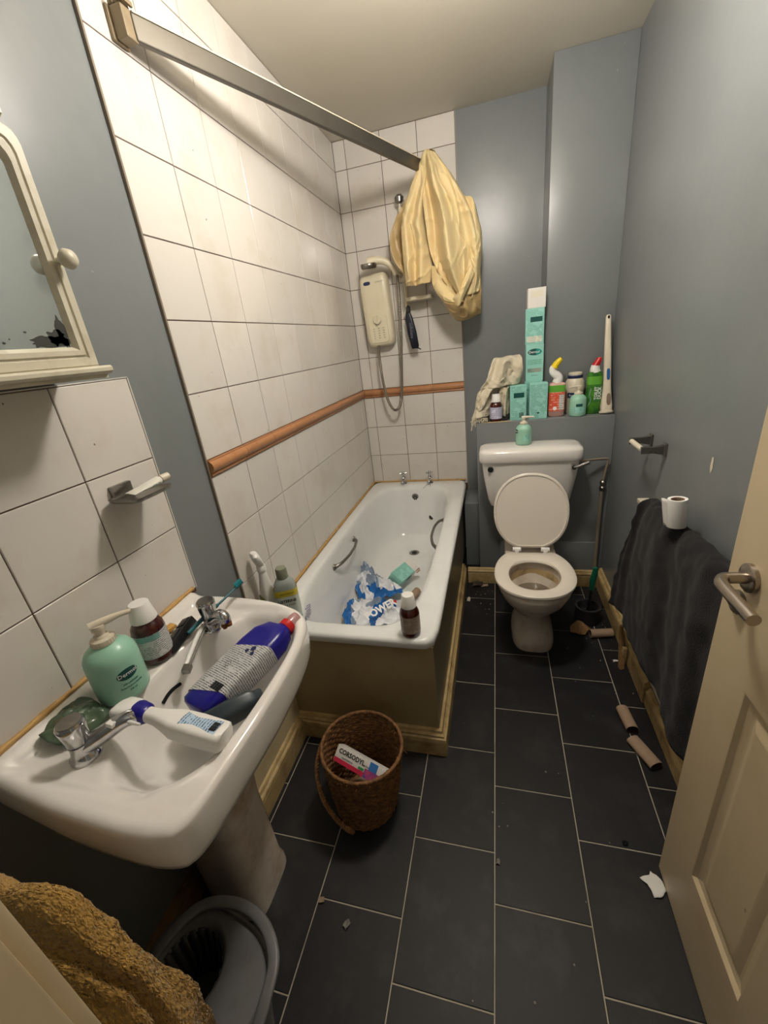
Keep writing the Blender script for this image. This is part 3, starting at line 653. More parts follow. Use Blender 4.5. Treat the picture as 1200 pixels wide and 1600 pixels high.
# ------------------------------------------------------------------ electric shower
su = empty('electric_shower', (0.176,2.549,1.665), rot=(0,math.radians(-2.5),0), label='aged white electric shower unit on the back wall tiles', cat='shower')
def flatbox(mb, secs, n=56):  # stacked along -y : (y, hx, hz, e, oz)
    mb.rings([[Vector((p.x, y_, p.y+oz)) for p in sel(hx, hz, e, n)] for y_, hx, hz, e, oz in secs], True); return mb
flatbox(MB(), [(0,0.088,0.205,9,0),(-0.05,0.088,0.205,9,0),(-0.072,0.084,0.200,7,0),(-0.082,0.074,0.19,6,0),(-0.083,0.05,0.17,5,0)]).build('case', M['shower'], su, smooth=45)
flatbox(MB(), [(-0.082,0.060,0.078,8,-0.105),(-0.0855,0.058,0.076,8,-0.105),(-0.086,0.03,0.05,6,-0.105)]).build('control_plate', M['shower'], su, smooth=40)
RX = Matrix.Rotation(PI/2, 4, 'X')
MB().lathe([(0.027,0.085),(0.026,0.095),(0.022,0.100),(0.002,0.101)], 28, (0.0,0,-0.050), mtx=RX).box((-0.004,-0.110,-0.074),(0.004,-0.098,-0.026),0.001).build('dial', M['shower'], su, smooth=40)
d = MB()
for r in range(5):
    for c_ in range(3):
        d.box((-0.034+c_*0.030,-0.0872,-0.100-r*0.014),(-0.034+c_*0.030+(0.010 if c_ else 0.007),-0.0855,-0.097-r*0.014))
d.build('control_marks', M['greyplastic'], su)['kind'] = 'stuff'
flatbox(MB(), [(-0.083,0.021,0.010,3,0.155),(-0.0845,0.020,0.009,3,0.155)]).build('badge', M['navy'], su).location = (-0.035,0,0)
text('lettering', 'power 8.5', 0.012, M['greyplastic'], su, (0.045,-0.0842,0.155))
rr = empty('shower_riser', (0,0,0), label='white shower riser rail with soap tray and hose on the back tiles', cat='shower rail')
MB().cyl((0.360,2.515,1.62),(0.366,2.515,2.205),0.011,16).build('rail', M['shower'], rr, smooth=60)
MB().cyl((0.366,2.549,2.200),(0.366,2.505,2.200),0.026,20).lathe([(0.012,0),(0.024,0.008),(0.026,0.03),(0.016,0.042)], 20, (0.366,2.508,2.19)).build('top_mount', M['dullchrome'], rr, smooth=40)
MB().cyl((0.360,2.549,1.63),(0.360,2.503,1.63),0.019,20).build('bottom_mount', M['shower'], rr, smooth=40)
MB().box((0.335,2.485,1.80),(0.385,2.53,1.86),0.008).tube([(0.352,2.50,1.83),(0.33,2.47,1.845),(0.315,2.45,1.85)], 0.013, 12, smooth=4).build('slider', M['shower'], rr, smooth=40)
tr = MB()
tr.rings([[Vector((0.445+p.x, 2.493+p.y, z)) for p in sel(0.083*k, 0.052*k, 3, 40)] for k, z in [(0.9,1.690),(1,1.694),(1.02,1.712),(0.97,1.712),(0.94,1.698),(0.3,1.697)]], True)
tr.build('soap_tray', M['shower'], rr, smooth=40)
hs = MB().tube([(0.325,2.462,1.842),(0.30,2.452,1.885),(0.262,2.443,1.915),(0.215,2.435,1.925),(0.165,2.428,1.920)], lambda t: 0.0155+0.012*t*t, 16, smooth=6)
hs.build('shower_head', M['shower'], rr, smooth=60)
MB().lathe([(0.044,0.0),(0.047,-0.006),(0.046,-0.020),(0.040,-0.028),(0.001,-0.030)], 28, (0.170,2.424,1.915), mtx=Matrix.Rotation(0.12,4,'X')).build('spray_plate', M['dullchrome'], rr, smooth=40)
hp = [(0.168,2.480,1.468),(0.166,2.462,1.42),(0.170,2.45,1.33),(0.180,2.445,1.22),(0.200,2.445,1.12),(0.235,2.447,1.063),(0.272,2.45,1.090),(0.292,2.455,1.18),(0.305,2.46,1.34),(0.318,2.464,1.52),(0.325,2.466,1.70),(0.326,2.463,1.80),(0.325,2.462,1.842)]
MB().tube(hp, lambda t: 0.0085+0.0011*math.sin(t*900), 10, smooth=34).build('hose', M['hose'], rr, smooth=60)
bp = empty('hanging_sachet', (0.375,2.475,1.660), rot=(0,math.radians(-3),0), label='small black sachet hanging below the shower soap tray', cat='pouch')
flatbox(MB(), [(-0.002,0.012,0.018,3,-0.012),(-0.010,0.014,0.020,3,-0.012),(-0.016,0.010,0.016,3,-0.012)]).build('clip', M['blackplastic'], bp, smooth=40)
MB().loft([(-0.235,0.020,0.006,5,0.012,0),(-0.22,0.024,0.012,5,0.012,0),(-0.14,0.027,0.016,4,0.004,0),(-0.06,0.022,0.014,4,-0.004,0),(-0.03,0.014,0.010,3,-0.006,0),(-0.01,0.010,0.008,3,-0.004,0)], 32).build('pouch_body', mat('black_blue_pouch',(20,24,38),0.35), bp, smooth=50)
MB().tube([(0.0,0,0.012),(-0.004,0,-0.01),(-0.006,0,-0.03)], 0.004, 8, smooth=4).build('loop', M['blackplastic'], bp)
MB().tube([(0.02,0,-0.232),(0.036,-0.004,-0.238),(0.046,-0.004,-0.246)], 0.004, 8, smooth=4).build('strap', M['blackplastic'], bp)
text('lettering', 'exfoliate', 0.026, mat('grey_letter',(120,120,130),0.5), bp, (0.004,-0.0172,-0.13), rot=(PI/2,PI/2,0))

# ------------------------------------------------------------------ mirror cabinet
mc = empty('mirror_cabinet', (0,0.257,1.495), label='cream cabinet with a tarnished arched mirror door on the left wall', cat='cabinet')
MB().box((-0.004,-0.19,0.0),(0.108,0.185,0.355),0.003).build('body', M['cabinet'], mc, smooth=30)
# arched door : frame built from an outline
hw, hb_, ht_ = 0.194, 0.0, 0.372
def arch(ins, x):
    w_ = hw-ins; z0 = hb_+ins; z1 = ht_-ins*1.0
    R_ = [Vector((x,-w_,z0)),Vector((x,w_,z0)),Vector((x,w_,z1-0.026)),Vector((x,w_-0.003,z1-0.016)),Vector((x,w_-0.009,z1-0.008)),Vector((x,w_-0.018,z1-0.004)),Vector((x,w_-0.050,z1-0.001)),Vector((x,0,z1))]
    return R_ + [Vector((x,-p.y,p.z)) for p in reversed(R_[2:7])]
df = MB().rings([arch(0.0,0.110),arch(0.0,0.127),arch(0.003,0.130),arch(0.016,0.130),arch(0.0175,0.127),arch(0.0205,0.127),arch(0.022,0.130),arch(0.030,0.129),arch(0.034,0.124),arch(0.037,0.120),arch(0.037,0.110)], True, False, False)
dfo = df.build('door_frame', M['cabinet'], mc, smooth=25)
MB().rings([arch(0.036,0.1185),arch(0.036,0.1205)], True).build('mirror', M['mirror'], dfo)
tn = MB(); z = []
def blot(cy, cz, rx, rz, sd_):
    tn.rings([[Vector((0.1207, cy+rx*k*math.cos(a)*(1+0.5*nz((math.cos(a)*2,math.sin(a)*2,sd_),1.0,sd_)), cz+rz*k*math.sin(a)*(1+0.5*nz((math.cos(a)*2,math.sin(a)*2,sd_),1.3,sd_)))) for a in [2*PI*j/44 for j in range(44)]] for k in (1,)], True, False, True)
blot(0.118,0.047,0.040,0.010,1); blot(0.148,0.062,0.009,0.026,2); blot(0.135,0.052,0.02,0.012,5)
for _ in range(14): blot(random.uniform(-0.1,0.12), random.uniform(0.045,0.075), random.uniform(.0012,.003), random.uniform(.001,.002), _)
blot(0.02,0.30,0.006,0.003,9); blot(0.07,0.23,0.002,0.003,7)
tn.build('tarnish_spots', M['tarnish'], dfo)['kind'] = 'stuff'
MB().lathe([(0.006,0),(0.006,0.010),(0.013,0.014),(0.0165,0.022),(0.014,0.030),(0.006,0.034),(0.001,0.035)], 22, (0.130,0.184,0.178), mtx=Matrix.Rotation(PI/2,4,'Y')).build('knob', M['cabinet'], dfo, smooth=60)
MB().rings([[Vector((x, y_, z)) for x, z in [(-0.004,0.0),(0.148,0.0),(0.152,-0.004),(0.152,-0.010),(0.146,-0.014),(0.135,-0.016),(0.135,-0.022),(-0.004,-0.022)]] for y_ in (-0.205,0.200)], True).build('bottom_moulding', M['cabinet'], mc, smooth=20)
MB().rings([[Vector((x, y_, z)) for x, z in [(0.0,0.3725),(0.128,0.3725),(0.136,0.378),(0.136,0.388),(0.128,0.395),(0.118,0.398),(0.0,0.398)]] for y_ in (-0.172,0.172)], True).box((-0.004,-0.16,0.355),(0.108,0.168,0.3725),0.002).box((-0.004,-0.12,0.385),(0.10,0.10,0.400),0.006).build('crest', M['cabinet'], mc, smooth=30)

# ------------------------------------------------------------------ soap dish on splashback
sdh = empty('soap_dish', (0.0,0.51,1.205), label='chrome soap dish fixed to the splashback tiles', cat='soap dish')
MB().box((0.0,-0.035,0.0),(0.014,0.020,0.030),0.002).build('mount', M['dullchrome'], sdh, smooth=30)
dm = MB(); z0 = -0.006
dm.rings([[Vector((0.055+p.x, 0.0+p.y, z)) for p in sel(0.046*k, 0.062*k, 7, 40)] for k, z in [(0.93,-0.003),(0.98,0.001),(1.0,0.006),(0.95,0.006),(0.90,0.0015),(0.3,0.001)]], True)
dm.build('dish', M['dullchrome'], sdh, smooth=40)
tb = empty('toothpaste_tube', (0.060,0.475,1.214), rot=(0,math.radians(-6),math.radians(75)), label='squashed pale tube lying in the soap dish', cat='tube')
MB().rings([[Vector((x, hy*math.cos(a), 0.004+hz*math.sin(a))) for a in [2*PI*j/20 for j in range(20)]] for x, hy, hz in [(0.0,0.021,0.0012),(0.005,0.021,0.0015),(0.04,0.018,0.007),(0.075,0.013,0.011),(0.082,0.008,0.008)]], True).build('tube_body', print_mat('pale_tube',(214,212,202),(120,140,130),160,0.5), tb, smooth=50)
MB().cyl((0.082,0,0.005),(0.104,0,0.005),0.010,16,0.009).build('cap', M['offwhite'], tb, smooth=40)

# ------------------------------------------------------------------ pump bottles
def pump_bottle(loc, rz, R, H, label, tilt=0, blocky=0, lie=None):
    o = empty('pump_bottle', loc, rot=(0,tilt,rz), label=label, cat='bottle', group='mint green pump bottles')
    prof = [(R*0.86,0),(R*0.97,0.004),(R,0.012),(R,H*0.60),(R*0.97,H*0.68),(R*0.85,H*0.76),(R*0.62,H*0.83),(R*0.42,H*0.865),(R*0.36,H*0.88)]
    MB().lathe(prof, 44).build('bottle_body', M['green'], o, smooth=60)
    c = MB().lathe([(R*0.46,H*0.868),(R*0.47,H*0.90),(R*0.44,H*0.945),(R*0.30,H*0.965),(R*0.27,H*0.99),(R*0.24,H*1.0)], 30)
    for k in range(24):
        a = 2*PI*k/24; c.box((R*0.462*math.cos(a)-0.0006,R*0.462*math.sin(a)-0.0006,H*0.875),(R*0.462*math.cos(a)+0.0006,R*0.462*math.sin(a)+0.0006,H*0.935))
    c.build('collar', M['offwhite'], o, smooth=40)
    MB().lathe([(R*0.19,H*0.99),(R*0.17,H*1.02),(R*0.25,H*1.07),(R*0.28,H*1.13),(R*0.26,H*1.15)], 24).tube([(-R*0.25,0,H*1.145),(R*0.3,0,H*1.16),(R*0.8,0,H*1.165),(R*1.25,0,H*1.15)], lambda t: R*0.20*(1-t*0.55), 14, smooth=5).build('pump_head', M['offwhite'], o, smooth=50)
    return o
def oval_badge(parent, r, z, a0, wx, hz, m, out=0.0006, name='badge'):
    q = MB(); n_ = 30
    for kk in range(1, 6):
        pass
    ringsx = []
    for kk in (0.001, 0.4, 0.75, 1.0):
        ringsx.append([Vector(((r+out)*math.sin(a0+wx*kk*math.cos(t)/r), -(r+out)*math.cos(a0+wx*kk*math.cos(t)/r), z+hz*kk*math.sin(t))) for t in [2*PI*j/n_ for j in range(n_)]])
    q.rings(ringsx, True, False, False); return q.build(name, m, parent, smooth=60)
def arc_label(parent, r, z0, z1, a0, a1, m, name='paper_label', n=24, out=0.0006):
    q = MB(); q.rings([[Vector(((r+out)*math.sin(a0+(a1-a0)*j/n), -(r+out)*math.cos(a0+(a1-a0)*j/n), z)) for j in range(n+1)] for z in (z0, z1)], False)
    return q.build(name, m, parent, smooth=60)
SR = 0.050
ob = pump_bottle((0.098,0.262,0.843), math.radians(55), SR, 0.150, 'mint green pump bottle on the basin ledge beside the amber bottle')
az = math.radians(18)
oval_badge(ob, SR, 0.066, az, 0.021, 0.0125, M['tealdark'])
text('lettering', 'Dermol', 0.0125, M['whiteink'], ob, (0,0,0.0665), wrap=(SR+0.0010, az))
text('lettering', '500 LOTION', 0.0055, M['tealdark'], ob, (0,0,0.045), wrap=(SR+0.0006, az)); text('lettering', 'Moisturising and cleansing', 0.0042, M['tealdark'], ob, (0,0,0.037), wrap=(SR+0.0006, az)); text('lettering', '500 ml', 0.0055, M['tealdark'], ob, (0,0,0.028), wrap=(SR+0.0006, az))

def amber_bottle(loc, rz, R, H, label, m=None, dosing=True, tilt=0):
    o = empty('medicine_bottle', loc, rot=(0,tilt,rz), label=label, cat='bottle', group='amber medicine bottles')
    MB().lathe([(R*0.88,0),(R*0.98,0.003),(R,0.008),(R,H*0.56),(R*0.95,H*0.62),(R*0.74,H*0.70),(R*0.50,H*0.745),(R*0.46,H*0.78)], 44).build('bottle_body', M['amber'], o, smooth=60)
    MB().lathe([(R*0.78,H*0.72),(R*0.80,H*0.725),(R*0.60,H*1.0),(R*0.56,H*1.01),(R*0.02,H*1.012)], 36).build('dosing_cup', m or M['white'], o, smooth=40)
    arc_label(o, R, H*0.12, H*0.54, -2.4, 2.4, M['amberlabel'], n=40)
    return o
ab = amber_bottle((0.092,0.367,0.843), math.radians(50), 0.036, 0.150, 'large amber medicine bottle with white cup cap on the basin ledge')
arc_label(ab, 0.036, 0.066, 0.080, -0.9, 0.5, mat('teal_band',(120,168,160),0.4), 'label_band', out=0.001)
ab2 = amber_bottle((0.588,0.889,0.532), math.radians(20), 0.0335, 0.158, 'brown medicine bottle with white cup cap on the bath corner')
ab2.children[2].data.materials[0] = print_mat('aged_bottle_label', (176,160,146), (90,70,62), 300, 0.62)
ab3 = amber_bottle((0.880,2.124,1.0105), math.radians(0), 0.033, 0.146, 'dark red medicine bottle before the beige cloth on the ledge')
ab3.children[2].data.materials[0] = print_mat('lilac_bottle_label', (200,200,222), (96,92,120), 300, 0.6)

# clutter at the back ledge of the basin
tq = empty('plastic_clip', (0.108,0.430,0.8420), rot=(math.radians(-22),math.radians(-6),math.radians(98)), label='black plastic clip lying on the basin ledge by the far tap', cat='gadget')
MB().box((-0.055,-0.018,0.0),(0.055,0.018,0.024),0.004).build('body', M['blackplastic'], tq, smooth=30)
MB().box((-0.040,-0.010,0.0235),(0.010,0.010,0.027),0.001).box((0.02,-0.012,0.0235),(0.05,0.012,0.026),0.001).cyl((0.02,0.014,0.010),(0.02,0.024,0.010),0.005,10).build('switches', M['blackplastic'], tq, smooth=30)
dc = MB().box((-0.05,-0.012,0.0),(0.045,0.012,0.010),0.003).build('soap_bar', mat('ochre_soap',(206,160,86),0.5,dirt=(160,110,50),dscale=30), None, smooth=40); dc.location = (0.045,0.425,0.846); dc.rotation_euler = (0,0,math.radians(80))
tag(dc, 'ochre bar lying on the basin ledge between amber bottle and black clip', 'soap')
def toothbrush(loc, rot, m, label, bm, L=0.17):
    o = empty('toothbrush', loc, rot=rot, label=label, cat='toothbrush')
    MB().tube([(0,0,0),(0.04,0,0.002),(0.09,0,0.001),(0.12,0,0),(L-0.025,0,0)], lambda t: 0.0055 if t < 0.6 else 0.0032, 10, smooth=6).box((L-0.028,-0.0055,-0.002),(L,0.0055,0.003),0.001).build('handle', m, o, smooth=50)
    q = MB()
    for a in range(7):
        for b_ in range(3): q.box((L-0.026+a*0.0037,-0.0045+b_*0.0035,0.003),(L-0.0238+a*0.0037,-0.0025+b_*0.0035,0.012))
    q.build('bristles', bm, o); return o
toothbrush((0.139,0.425,0.866), (0,math.radians(-8),math.radians(79)), M['toothteal'], 'teal toothbrush lying across the ledge past the far tap', M['aqua'], 0.20)
tb2 = empty('safety_razor', (0.145,0.470,0.856), rot=(0,math.radians(10),math.radians(-74)), label='white plastic razor hanging over the bowl edge under the far tap', cat='razor')
MB().tube([(0,0,0),(0.04,0,0.004),(0.09,0,0.003),(0.125,0,0)], lambda t: 0.0062-0.001*t, 12, smooth=6).build('handle', M['white'], tb2, smooth=50)
MB().tube([(0.005,0.008,-0.002),(0.06,0.009,0.001),(0.12,0.007,-0.002)], 0.0028, 8, smooth=6).build('grip_strip', M['greyplastic'], tb2, smooth=50)
MB().box((0.122,-0.004,-0.008),(0.142,0.014,0.006),0.002).build('razor_head', M['dullchrome'], tb2, smooth=30)

# blue bleach bottle lying in the bowl
bb = empty('bleach_bottle', (0.268,0.262,0.802), rot=axes((0.33,0.93,0.16), (0.90,-0.25,0.05)), label='dark blue bleach bottle with a red cap lying in the basin', cat='bottle')
MB().loft([(0.0,0.036,0.026,4,0,0),(0.006,0.044,0.030,4.5,0,0),(0.05,0.047,0.031,5,0,0),(0.12,0.050,0.031,5,0,0),(0.175,0.053,0.031,5,0,0),(0.215,0.050,0.030,5,0,0),(0.244,0.035,0.026,4,0.004,0),(0.250,0.022,0.020,2.5,0.012,0),(0.258,0.018,0.018,2,0.014,0)], 48).build('bottle_body', M['bleachblue'], bb, smooth=50)
MB().lathe([(0.0200,0.254),(0.0210,0.257),(0.0210,0.270),(0.018,0.273)], 28, (0.014,0,0)).build('cap_ring', M['red'], bb, smooth=40)
MB().lathe([(0.0175,0.272),(0.016,0.292),(0.014,0.300),(0.002,0.301)], 24, (0.014,0,0)).build('cap', M['clearpink'], bb, smooth=40)
MB().rings([[Vector((p.x, p.y, z+(0.016*p.x/0.05)+ (0.0))) for p in sel(0.0485+(z-0.05)*0.050,0.0318,5,48)] for z in (0.034,0.09,0.165)], True, False, False).build('paper_label', M['bleachlabel'], bb, smooth=50)
hz_ = MB()
for k in range(12): hz_.box((0.006+k*0.0025,-0.0328,0.044),(0.0068+k*0.0025+0.0006*(k%3),-0.0316,0.062))
hz_.build('barcode', M['ink'], bb)
dmd = MB(); dmd.rings([[Vector((-0.006+s_*c0, -0.0330, 0.105+s_*c1)) for c0, c1 in ((0,1),(1,0),(0,-1),(-1,0))] for s_ in (0.0095,0.0080)], True, False, False); dmd.build('hazard_diamond', M['ink'], bb)
fl4 = MB()
for cx0, cz0, r0 in ((0.020,0.160,0.007),(0.008,0.150,0.005),(0.028,0.148,0.005)): fl4.rings([[Vector((cx0+r0*math.cos(t), -0.0331, cz0+r0*math.sin(t))) for t in [2*PI*j/10 for j in range(10)]]], True, False, True)
fl4.build('flower_print', M['navy'], bb)['kind'] = 'stuff'
fk = empty('gel_bottle', (0.278,0.225,0.788), rot=axes((0.74,0.67,0.10), (0.35,-0.35,0.87)), label='slate grey gel bottle with an orange ring mark under the bleach bottle', cat='bottle')
MB().loft([(0.0,0.028,0.016,4,0,0),(0.006,0.034,0.019,4.5,0,0),(0.08,0.036,0.020,5,0,0),(0.125,0.034,0.018,5,0,0),(0.138,0.024,0.014,4,0,0)], 40).build('bottle_body', M['flask'], fk, smooth=50)
MB().loft([(0.138,0.025,0.0145,4,0,0),(0.148,0.024,0.014,4,0,0),(0.151,0.018,0.010,4,0,0)], 36).build('cap', M['flask'], fk, smooth=40)
MB().rings([[Vector((0.004+p.x, -0.0206, 0.068+p.y)) for p in sel(r_, r_*1.1, 2, 36)] for r_ in (0.0190,0.0165)], True, False, False).build('ring_mark', M['orange'], fk)

# white trigger spray across the bowl
sp = empty('spray_bottle', (0.418,0.172,0.868), rot=axes((-0.985,0.05,0.10), (0.1,0.15,1)), label='white spray bottle with a blue collar lying across the basin', cat='bottle')
MB().loft([(0.0,0.018,0.024,4,0,0),(0.005,0.021,0.029,4.5,0,0),(0.06,0.022,0.030,5,0,0),(0.105,0.021,0.029,4,0,0),(0.128,0.018,0.022,3,0,0.001),(0.150,0.0155,0.017,2.6,0,0.002),(0.172,0.0150,0.016,2.4,0,0.002)], 44).build('bottle_body', M['white'], sp, smooth=55)
MB().loft([(0.170,0.0165,0.0185,2.4,0,0.002),(0.174,0.0195,0.0215,2.4,0,0.002),(0.192,0.0205,0.0235,2.6,0,0.003),(0.200,0.018,0.021,2.6,0,0.004)], 36).build('collar', M['bleachblue'], sp, smooth=40)
MB().loft([(0.198,0.017,0.022,3.5,0,0.004),(0.206,0.018,0.027,4,0,0.000),(0.226,0.016,0.029,4,0,-0.003),(0.238,0.010,0.022,3,0,-0.004)], 36).box((-0.005,-0.052,0.206),(0.005,-0.022,0.222),0.002).build('trigger_head', M['white'], sp, smooth=40)
MB().tube([(0,-0.020,0.206),(0,-0.028,0.188),(0,-0.027,0.165)], lambda t: 0.006-0.003*t, 10, smooth=5).build('trigger', M['white'], sp, smooth=40)
q = MB(); q.rings([[Vector(((0.0215+0.0015)*1, -0.018+0.036*j/8, z)) - Vector((0.0008*abs(j-4)**1.5*0.35,0,0)) for j in range(9)] for z in (0.012,0.088)], False); q.build('paper_label', M['lightblue'], sp, smooth=60)
q = MB()
for k in range(12): q.box((0.0222,-0.012+k*0.0018,0.014),(0.0236,-0.0112+k*0.0018+0.0004*(k%3),0.026))
q.build('barcode', M['ink'], sp)
sp.scale = (0.86,0.84,1.0)
# crumpled green tinted pouch behind the near tap
pch = MB().sheet([[(0.020,0.135,0.845),(0.045,0.120,0.862),(0.085,0.115,0.858),(0.110,0.130,0.846)],[(0.018,0.175,0.852),(0.050,0.165,0.875),(0.090,0.160,0.872),(0.125,0.165,0.850)],[(0.020,0.205,0.850),(0.050,0.205,0.872),(0.095,0.200,0.868),(0.130,0.190,0.852)],[(0.030,0.218,0.845),(0.060,0.212,0.852),(0.100,0.211,0.850),(0.128,0.205,0.846)]], 24, 24, lambda u, v, p: (0,0,0.010*nz(p,60))).build('film_pouch', M['pouch'], None, smooth=70, solid=0.001)
tag(pch, 'crumpled green tinted film pouch behind the near tap', 'pouch')

# ------------------------------------------------------------------ bath end shelf bottles
kb = empty('trigger_bottle', (0.043,0.905,0.533), rot=(0,0,math.radians(-35)), label='white trigger spray bottle standing on the bath corner by the wall', cat='bottle')
MB().loft([(0,0.026,0.020,4,0,0),(0.006,0.030,0.024,4,0,0),(0.10,0.030,0.024,4,0,0),(0.15,0.026,0.021,3.5,0,0),(0.19,0.018,0.016,2.5,0,0),(0.225,0.0135,0.0135,2,0,0)], 40).build('bottle_body', M['white'], kb, smooth=50)
MB().lathe([(0.0165,0.222),(0.017,0.225),(0.017,0.243),(0.014,0.247)], 24).build('collar', M['white'], kb, smooth=40)
MB().loft([(0.244,0.014,0.013,3,0,0),(0.256,0.018,0.014,3,0.002,-0.004),(0.275,0.024,0.015,3,0.003,-0.010),(0.292,0.024,0.014,3,0.002,-0.014),(0.302,0.016,0.010,2.5,0,-0.014)], 32).build('trigger_head', M['white'], kb, smooth=40)
MB().box((-0.020,-0.0255,0.015),(0.022,-0.0235,0.12)).build('paper_label', M['olive'], kb)
mw = empty('mouthwash_bottle', (0.122,0.905,0.533), rot=(0,0,math.radians(28)), label='clear mouthwash bottle with aqua liquid standing on the bath corner', cat='bottle')
MB().loft([(0,0.036,0.022,4,0,0),(0.006,0.041,0.027,4,0,0),(0.06,0.042,0.028,4,0,0)], 44).build('liquid', M['aqua'], mw, smooth=50)
MB().loft([(0.06,0.042,0.028,4,0,0),(0.140,0.042,0.028,4,0,0),(0.172,0.038,0.026,3,0,0),(0.192,0.026,0.022,2.4,0,0),(0.199,0.016,0.016,2,0,0)], 44).build('bottle_body', M['clearblue'], mw, smooth=50)
MB().lathe([(0.021,0.196),(0.0215,0.200),(0.0205,0.232),(0.018,0.237),(0.001,0.238)], 28).build('cap', mat('grey_green_cap',(126,130,112),0.35), mw, smooth=40)
q = MB().rings([[p for p in sel(0.0427,0.0287,4,44,0,0,z)] for z in (0.035,0.128)], True, False, False).build('paper_label', mat('pale_mint_label',(196,206,198),0.4), mw, smooth=50)
MB().rings([[p for p in sel(0.0429,0.0289,4,44,0,0,z)] for z in (0.129,0.155)], True, False, False).build('label_band', M['yellowlabel'], mw, smooth=50)
text('lettering', 'LISTERINE', 0.0155, M['ink'], mw, (0,-0.0292,0.110), sx=0.95, bold=0.0004); text('lettering', 'COOL MINT', 0.010, M['tealdark'], mw, (0,-0.0292,0.092)); text('lettering', 'MOUTHWASH', 0.008, M['ink'], mw, (0.004,-0.0294,0.141))
sc_ = MB().box((-0.004,-0.018,0.0),(0.004,0.018,0.012),0.001).sheet([[(0.0,-0.02,0.0),(0.004,0.0,0.0),(0.0,0.02,0.0)],[(0.006,-0.018,0.03),(0.014,0.002,0.03),(0.008,0.022,0.03)],[(0.002,-0.014,0.05),(0.010,0.004,0.055),(0.010,0.02,0.052)]], 8, 8, lambda u,v,p:(0.006*nz(p,70),0,0)).build('torn_wrapper', print_mat('lilac_wrapper',(206,204,214),(80,80,120),200,0.6), None, smooth=60)
sc_.location = (0.172,0.935,0.533); tag(sc_, 'torn pale wrapper on the bath rim behind the mouthwash', 'wrapper')

# ------------------------------------------------------------------ rubbish in the bath
def bag(name, ctrl, seed, label, wedge):
    mb = MB(); mb.noweld = True; n_ = 80
    def f(u, v, p):
        e = 0.35+0.65*min(1, 4*min(u,1-u,v,1-v))
        c = (1-abs(nz(p,17,seed)))**5; c2 = (1-abs(nz(p,36,seed+4)))**5
        return (0.014*nz(p,24,seed), 0.014*nz(p,26,seed+9), e*(0.036*(c-0.3)+0.016*(c2-0.3)+0.014*nz(p,14,seed+7)))
    mb.sheet(ctrl, n_, n_, f)
    mb.mi = []
    for i in range(n_):
        for j in range(n_):
            u, v = j/n_, i/n_; w_ = 0.06*nz((u*5,v*5,seed),1,seed)
            if wedge(u+w_, v+w_): k = 1
            elif nz((u*3.2,v*3.2,0),1.0,seed+2) > 0.16: k = 2
            else: k = 0
            mb.mi.append(k)
    o = mb.build(name, [M['baghite'], M['bagblue'], M['bagclear']], None, smooth=28, solid=0.0008)
    return tag(o, label, 'bag', 'crumpled plastic packs in the bath')
bagA = bag('plastic_pack', [[(0.17,1.25,0.255),(0.26,1.245,0.250),(0.35,1.25,0.260),(0.44,1.30,0.245)],[(0.135,1.32,0.255),(0.23,1.33,0.27),(0.33,1.35,0.275),(0.44,1.39,0.250)],[(0.12,1.41,0.240),(0.21,1.43,0.250),(0.31,1.44,0.250),(0.40,1.44,0.225)],[(0.115,1.47,0.235),(0.20,1.49,0.220),(0.29,1.49,0.215),(0.40,1.47,0.210)]], 2.3, 'crumpled blue and white plastic pack nearest the bath end',
    lambda u, v: u < 0.13 or (0.45 < u < 0.95 and v < 1.9*(u-0.45)+0.25 and v > 1.9*(u-0.45)-0.22) or (v > 0.80 and u > 0.55))
text('lettering', 'POWER', 0.050, M['whiteink'], bagA, (0.345,1.300,0.318), rot=(math.radians(35),0,math.radians(52)), bold=0.002)
q = MB().box((-0.016,-0.010,0),(0.016,0.010,0.001)).build('red_patch', M['red'], bagA); q.location = (0.375,1.420,0.275); q.rotation_euler = (0.25,0,0.3)
bagB = bag('plastic_pack', [[(0.16,1.52,0.215),(0.23,1.51,0.215),(0.31,1.53,0.22),(0.38,1.60,0.21)],[(0.11,1.60,0.235),(0.19,1.60,0.255),(0.28,1.61,0.255),(0.35,1.66,0.22)],[(0.10,1.67,0.24),(0.17,1.69,0.265),(0.235,1.68,0.24),(0.29,1.69,0.20)],[(0.075,1.84,0.265),(0.10,1.83,0.275),(0.15,1.78,0.235),(0.22,1.73,0.195)]], 6.1, 'crumpled blue and white plastic pack beside the mint carton in the bath',
    lambda u, v: (v < 0.17 and u > 0.35) or (u < 0.13 and v < 0.4) or (0.3 < u < 0.48 and 0.17 < v < 0.34))

def carton(name, loc, rot, sx, sy, sz, label, front, body=None, group='mint green cartons', cat='box'):
    o = empty(name, loc, rot=rot, label=label, cat=cat, group=group)
    MB().box((-sx/2,-sy/2,0),(sx/2,sy/2,sz),0.0012).build('carton_body', body or M['mintplain'], o, smooth=30)
    if front: MB().box((-sx/2+0.003,-sy/2-0.0006,0.003),(sx/2-0.003,-sy/2+0.001,sz-0.003)).build('printed_face', front, o)
    return o
cb = carton('carton', (0.318,1.685,0.232), axes((0.40,0.91,0.02), (0.75,-0.35,-0.56)), 0.082, 0.070, 0.170, 'mint green carton lying in the bath', None)
MB().box((-0.037,-0.0358,0.003),(0.037,-0.0345,0.125)).build('printed_face', M['mintbox'], cb)
MB().box((-0.0413,-0.0354,0.126),(0.0413,0.0354,0.1705)).build('white_end', M['whitecard'], cb)
MB().box((0.0412,-0.032,0.135),(0.048,-0.030,0.175),0.0008).box((0.050,-0.028,0.133),(0.058,-0.026,0.170),0.0008).build('open_flap', M['card'], cb)
MB().rings([[Vector((0.0416, 0.002+0.018*math.cos(t), 0.09+0.027*math.sin(t))) for t in [2*PI*j/28 for j in range(28)]]], True, False, True).build('badge', M['tealdark'], cb)
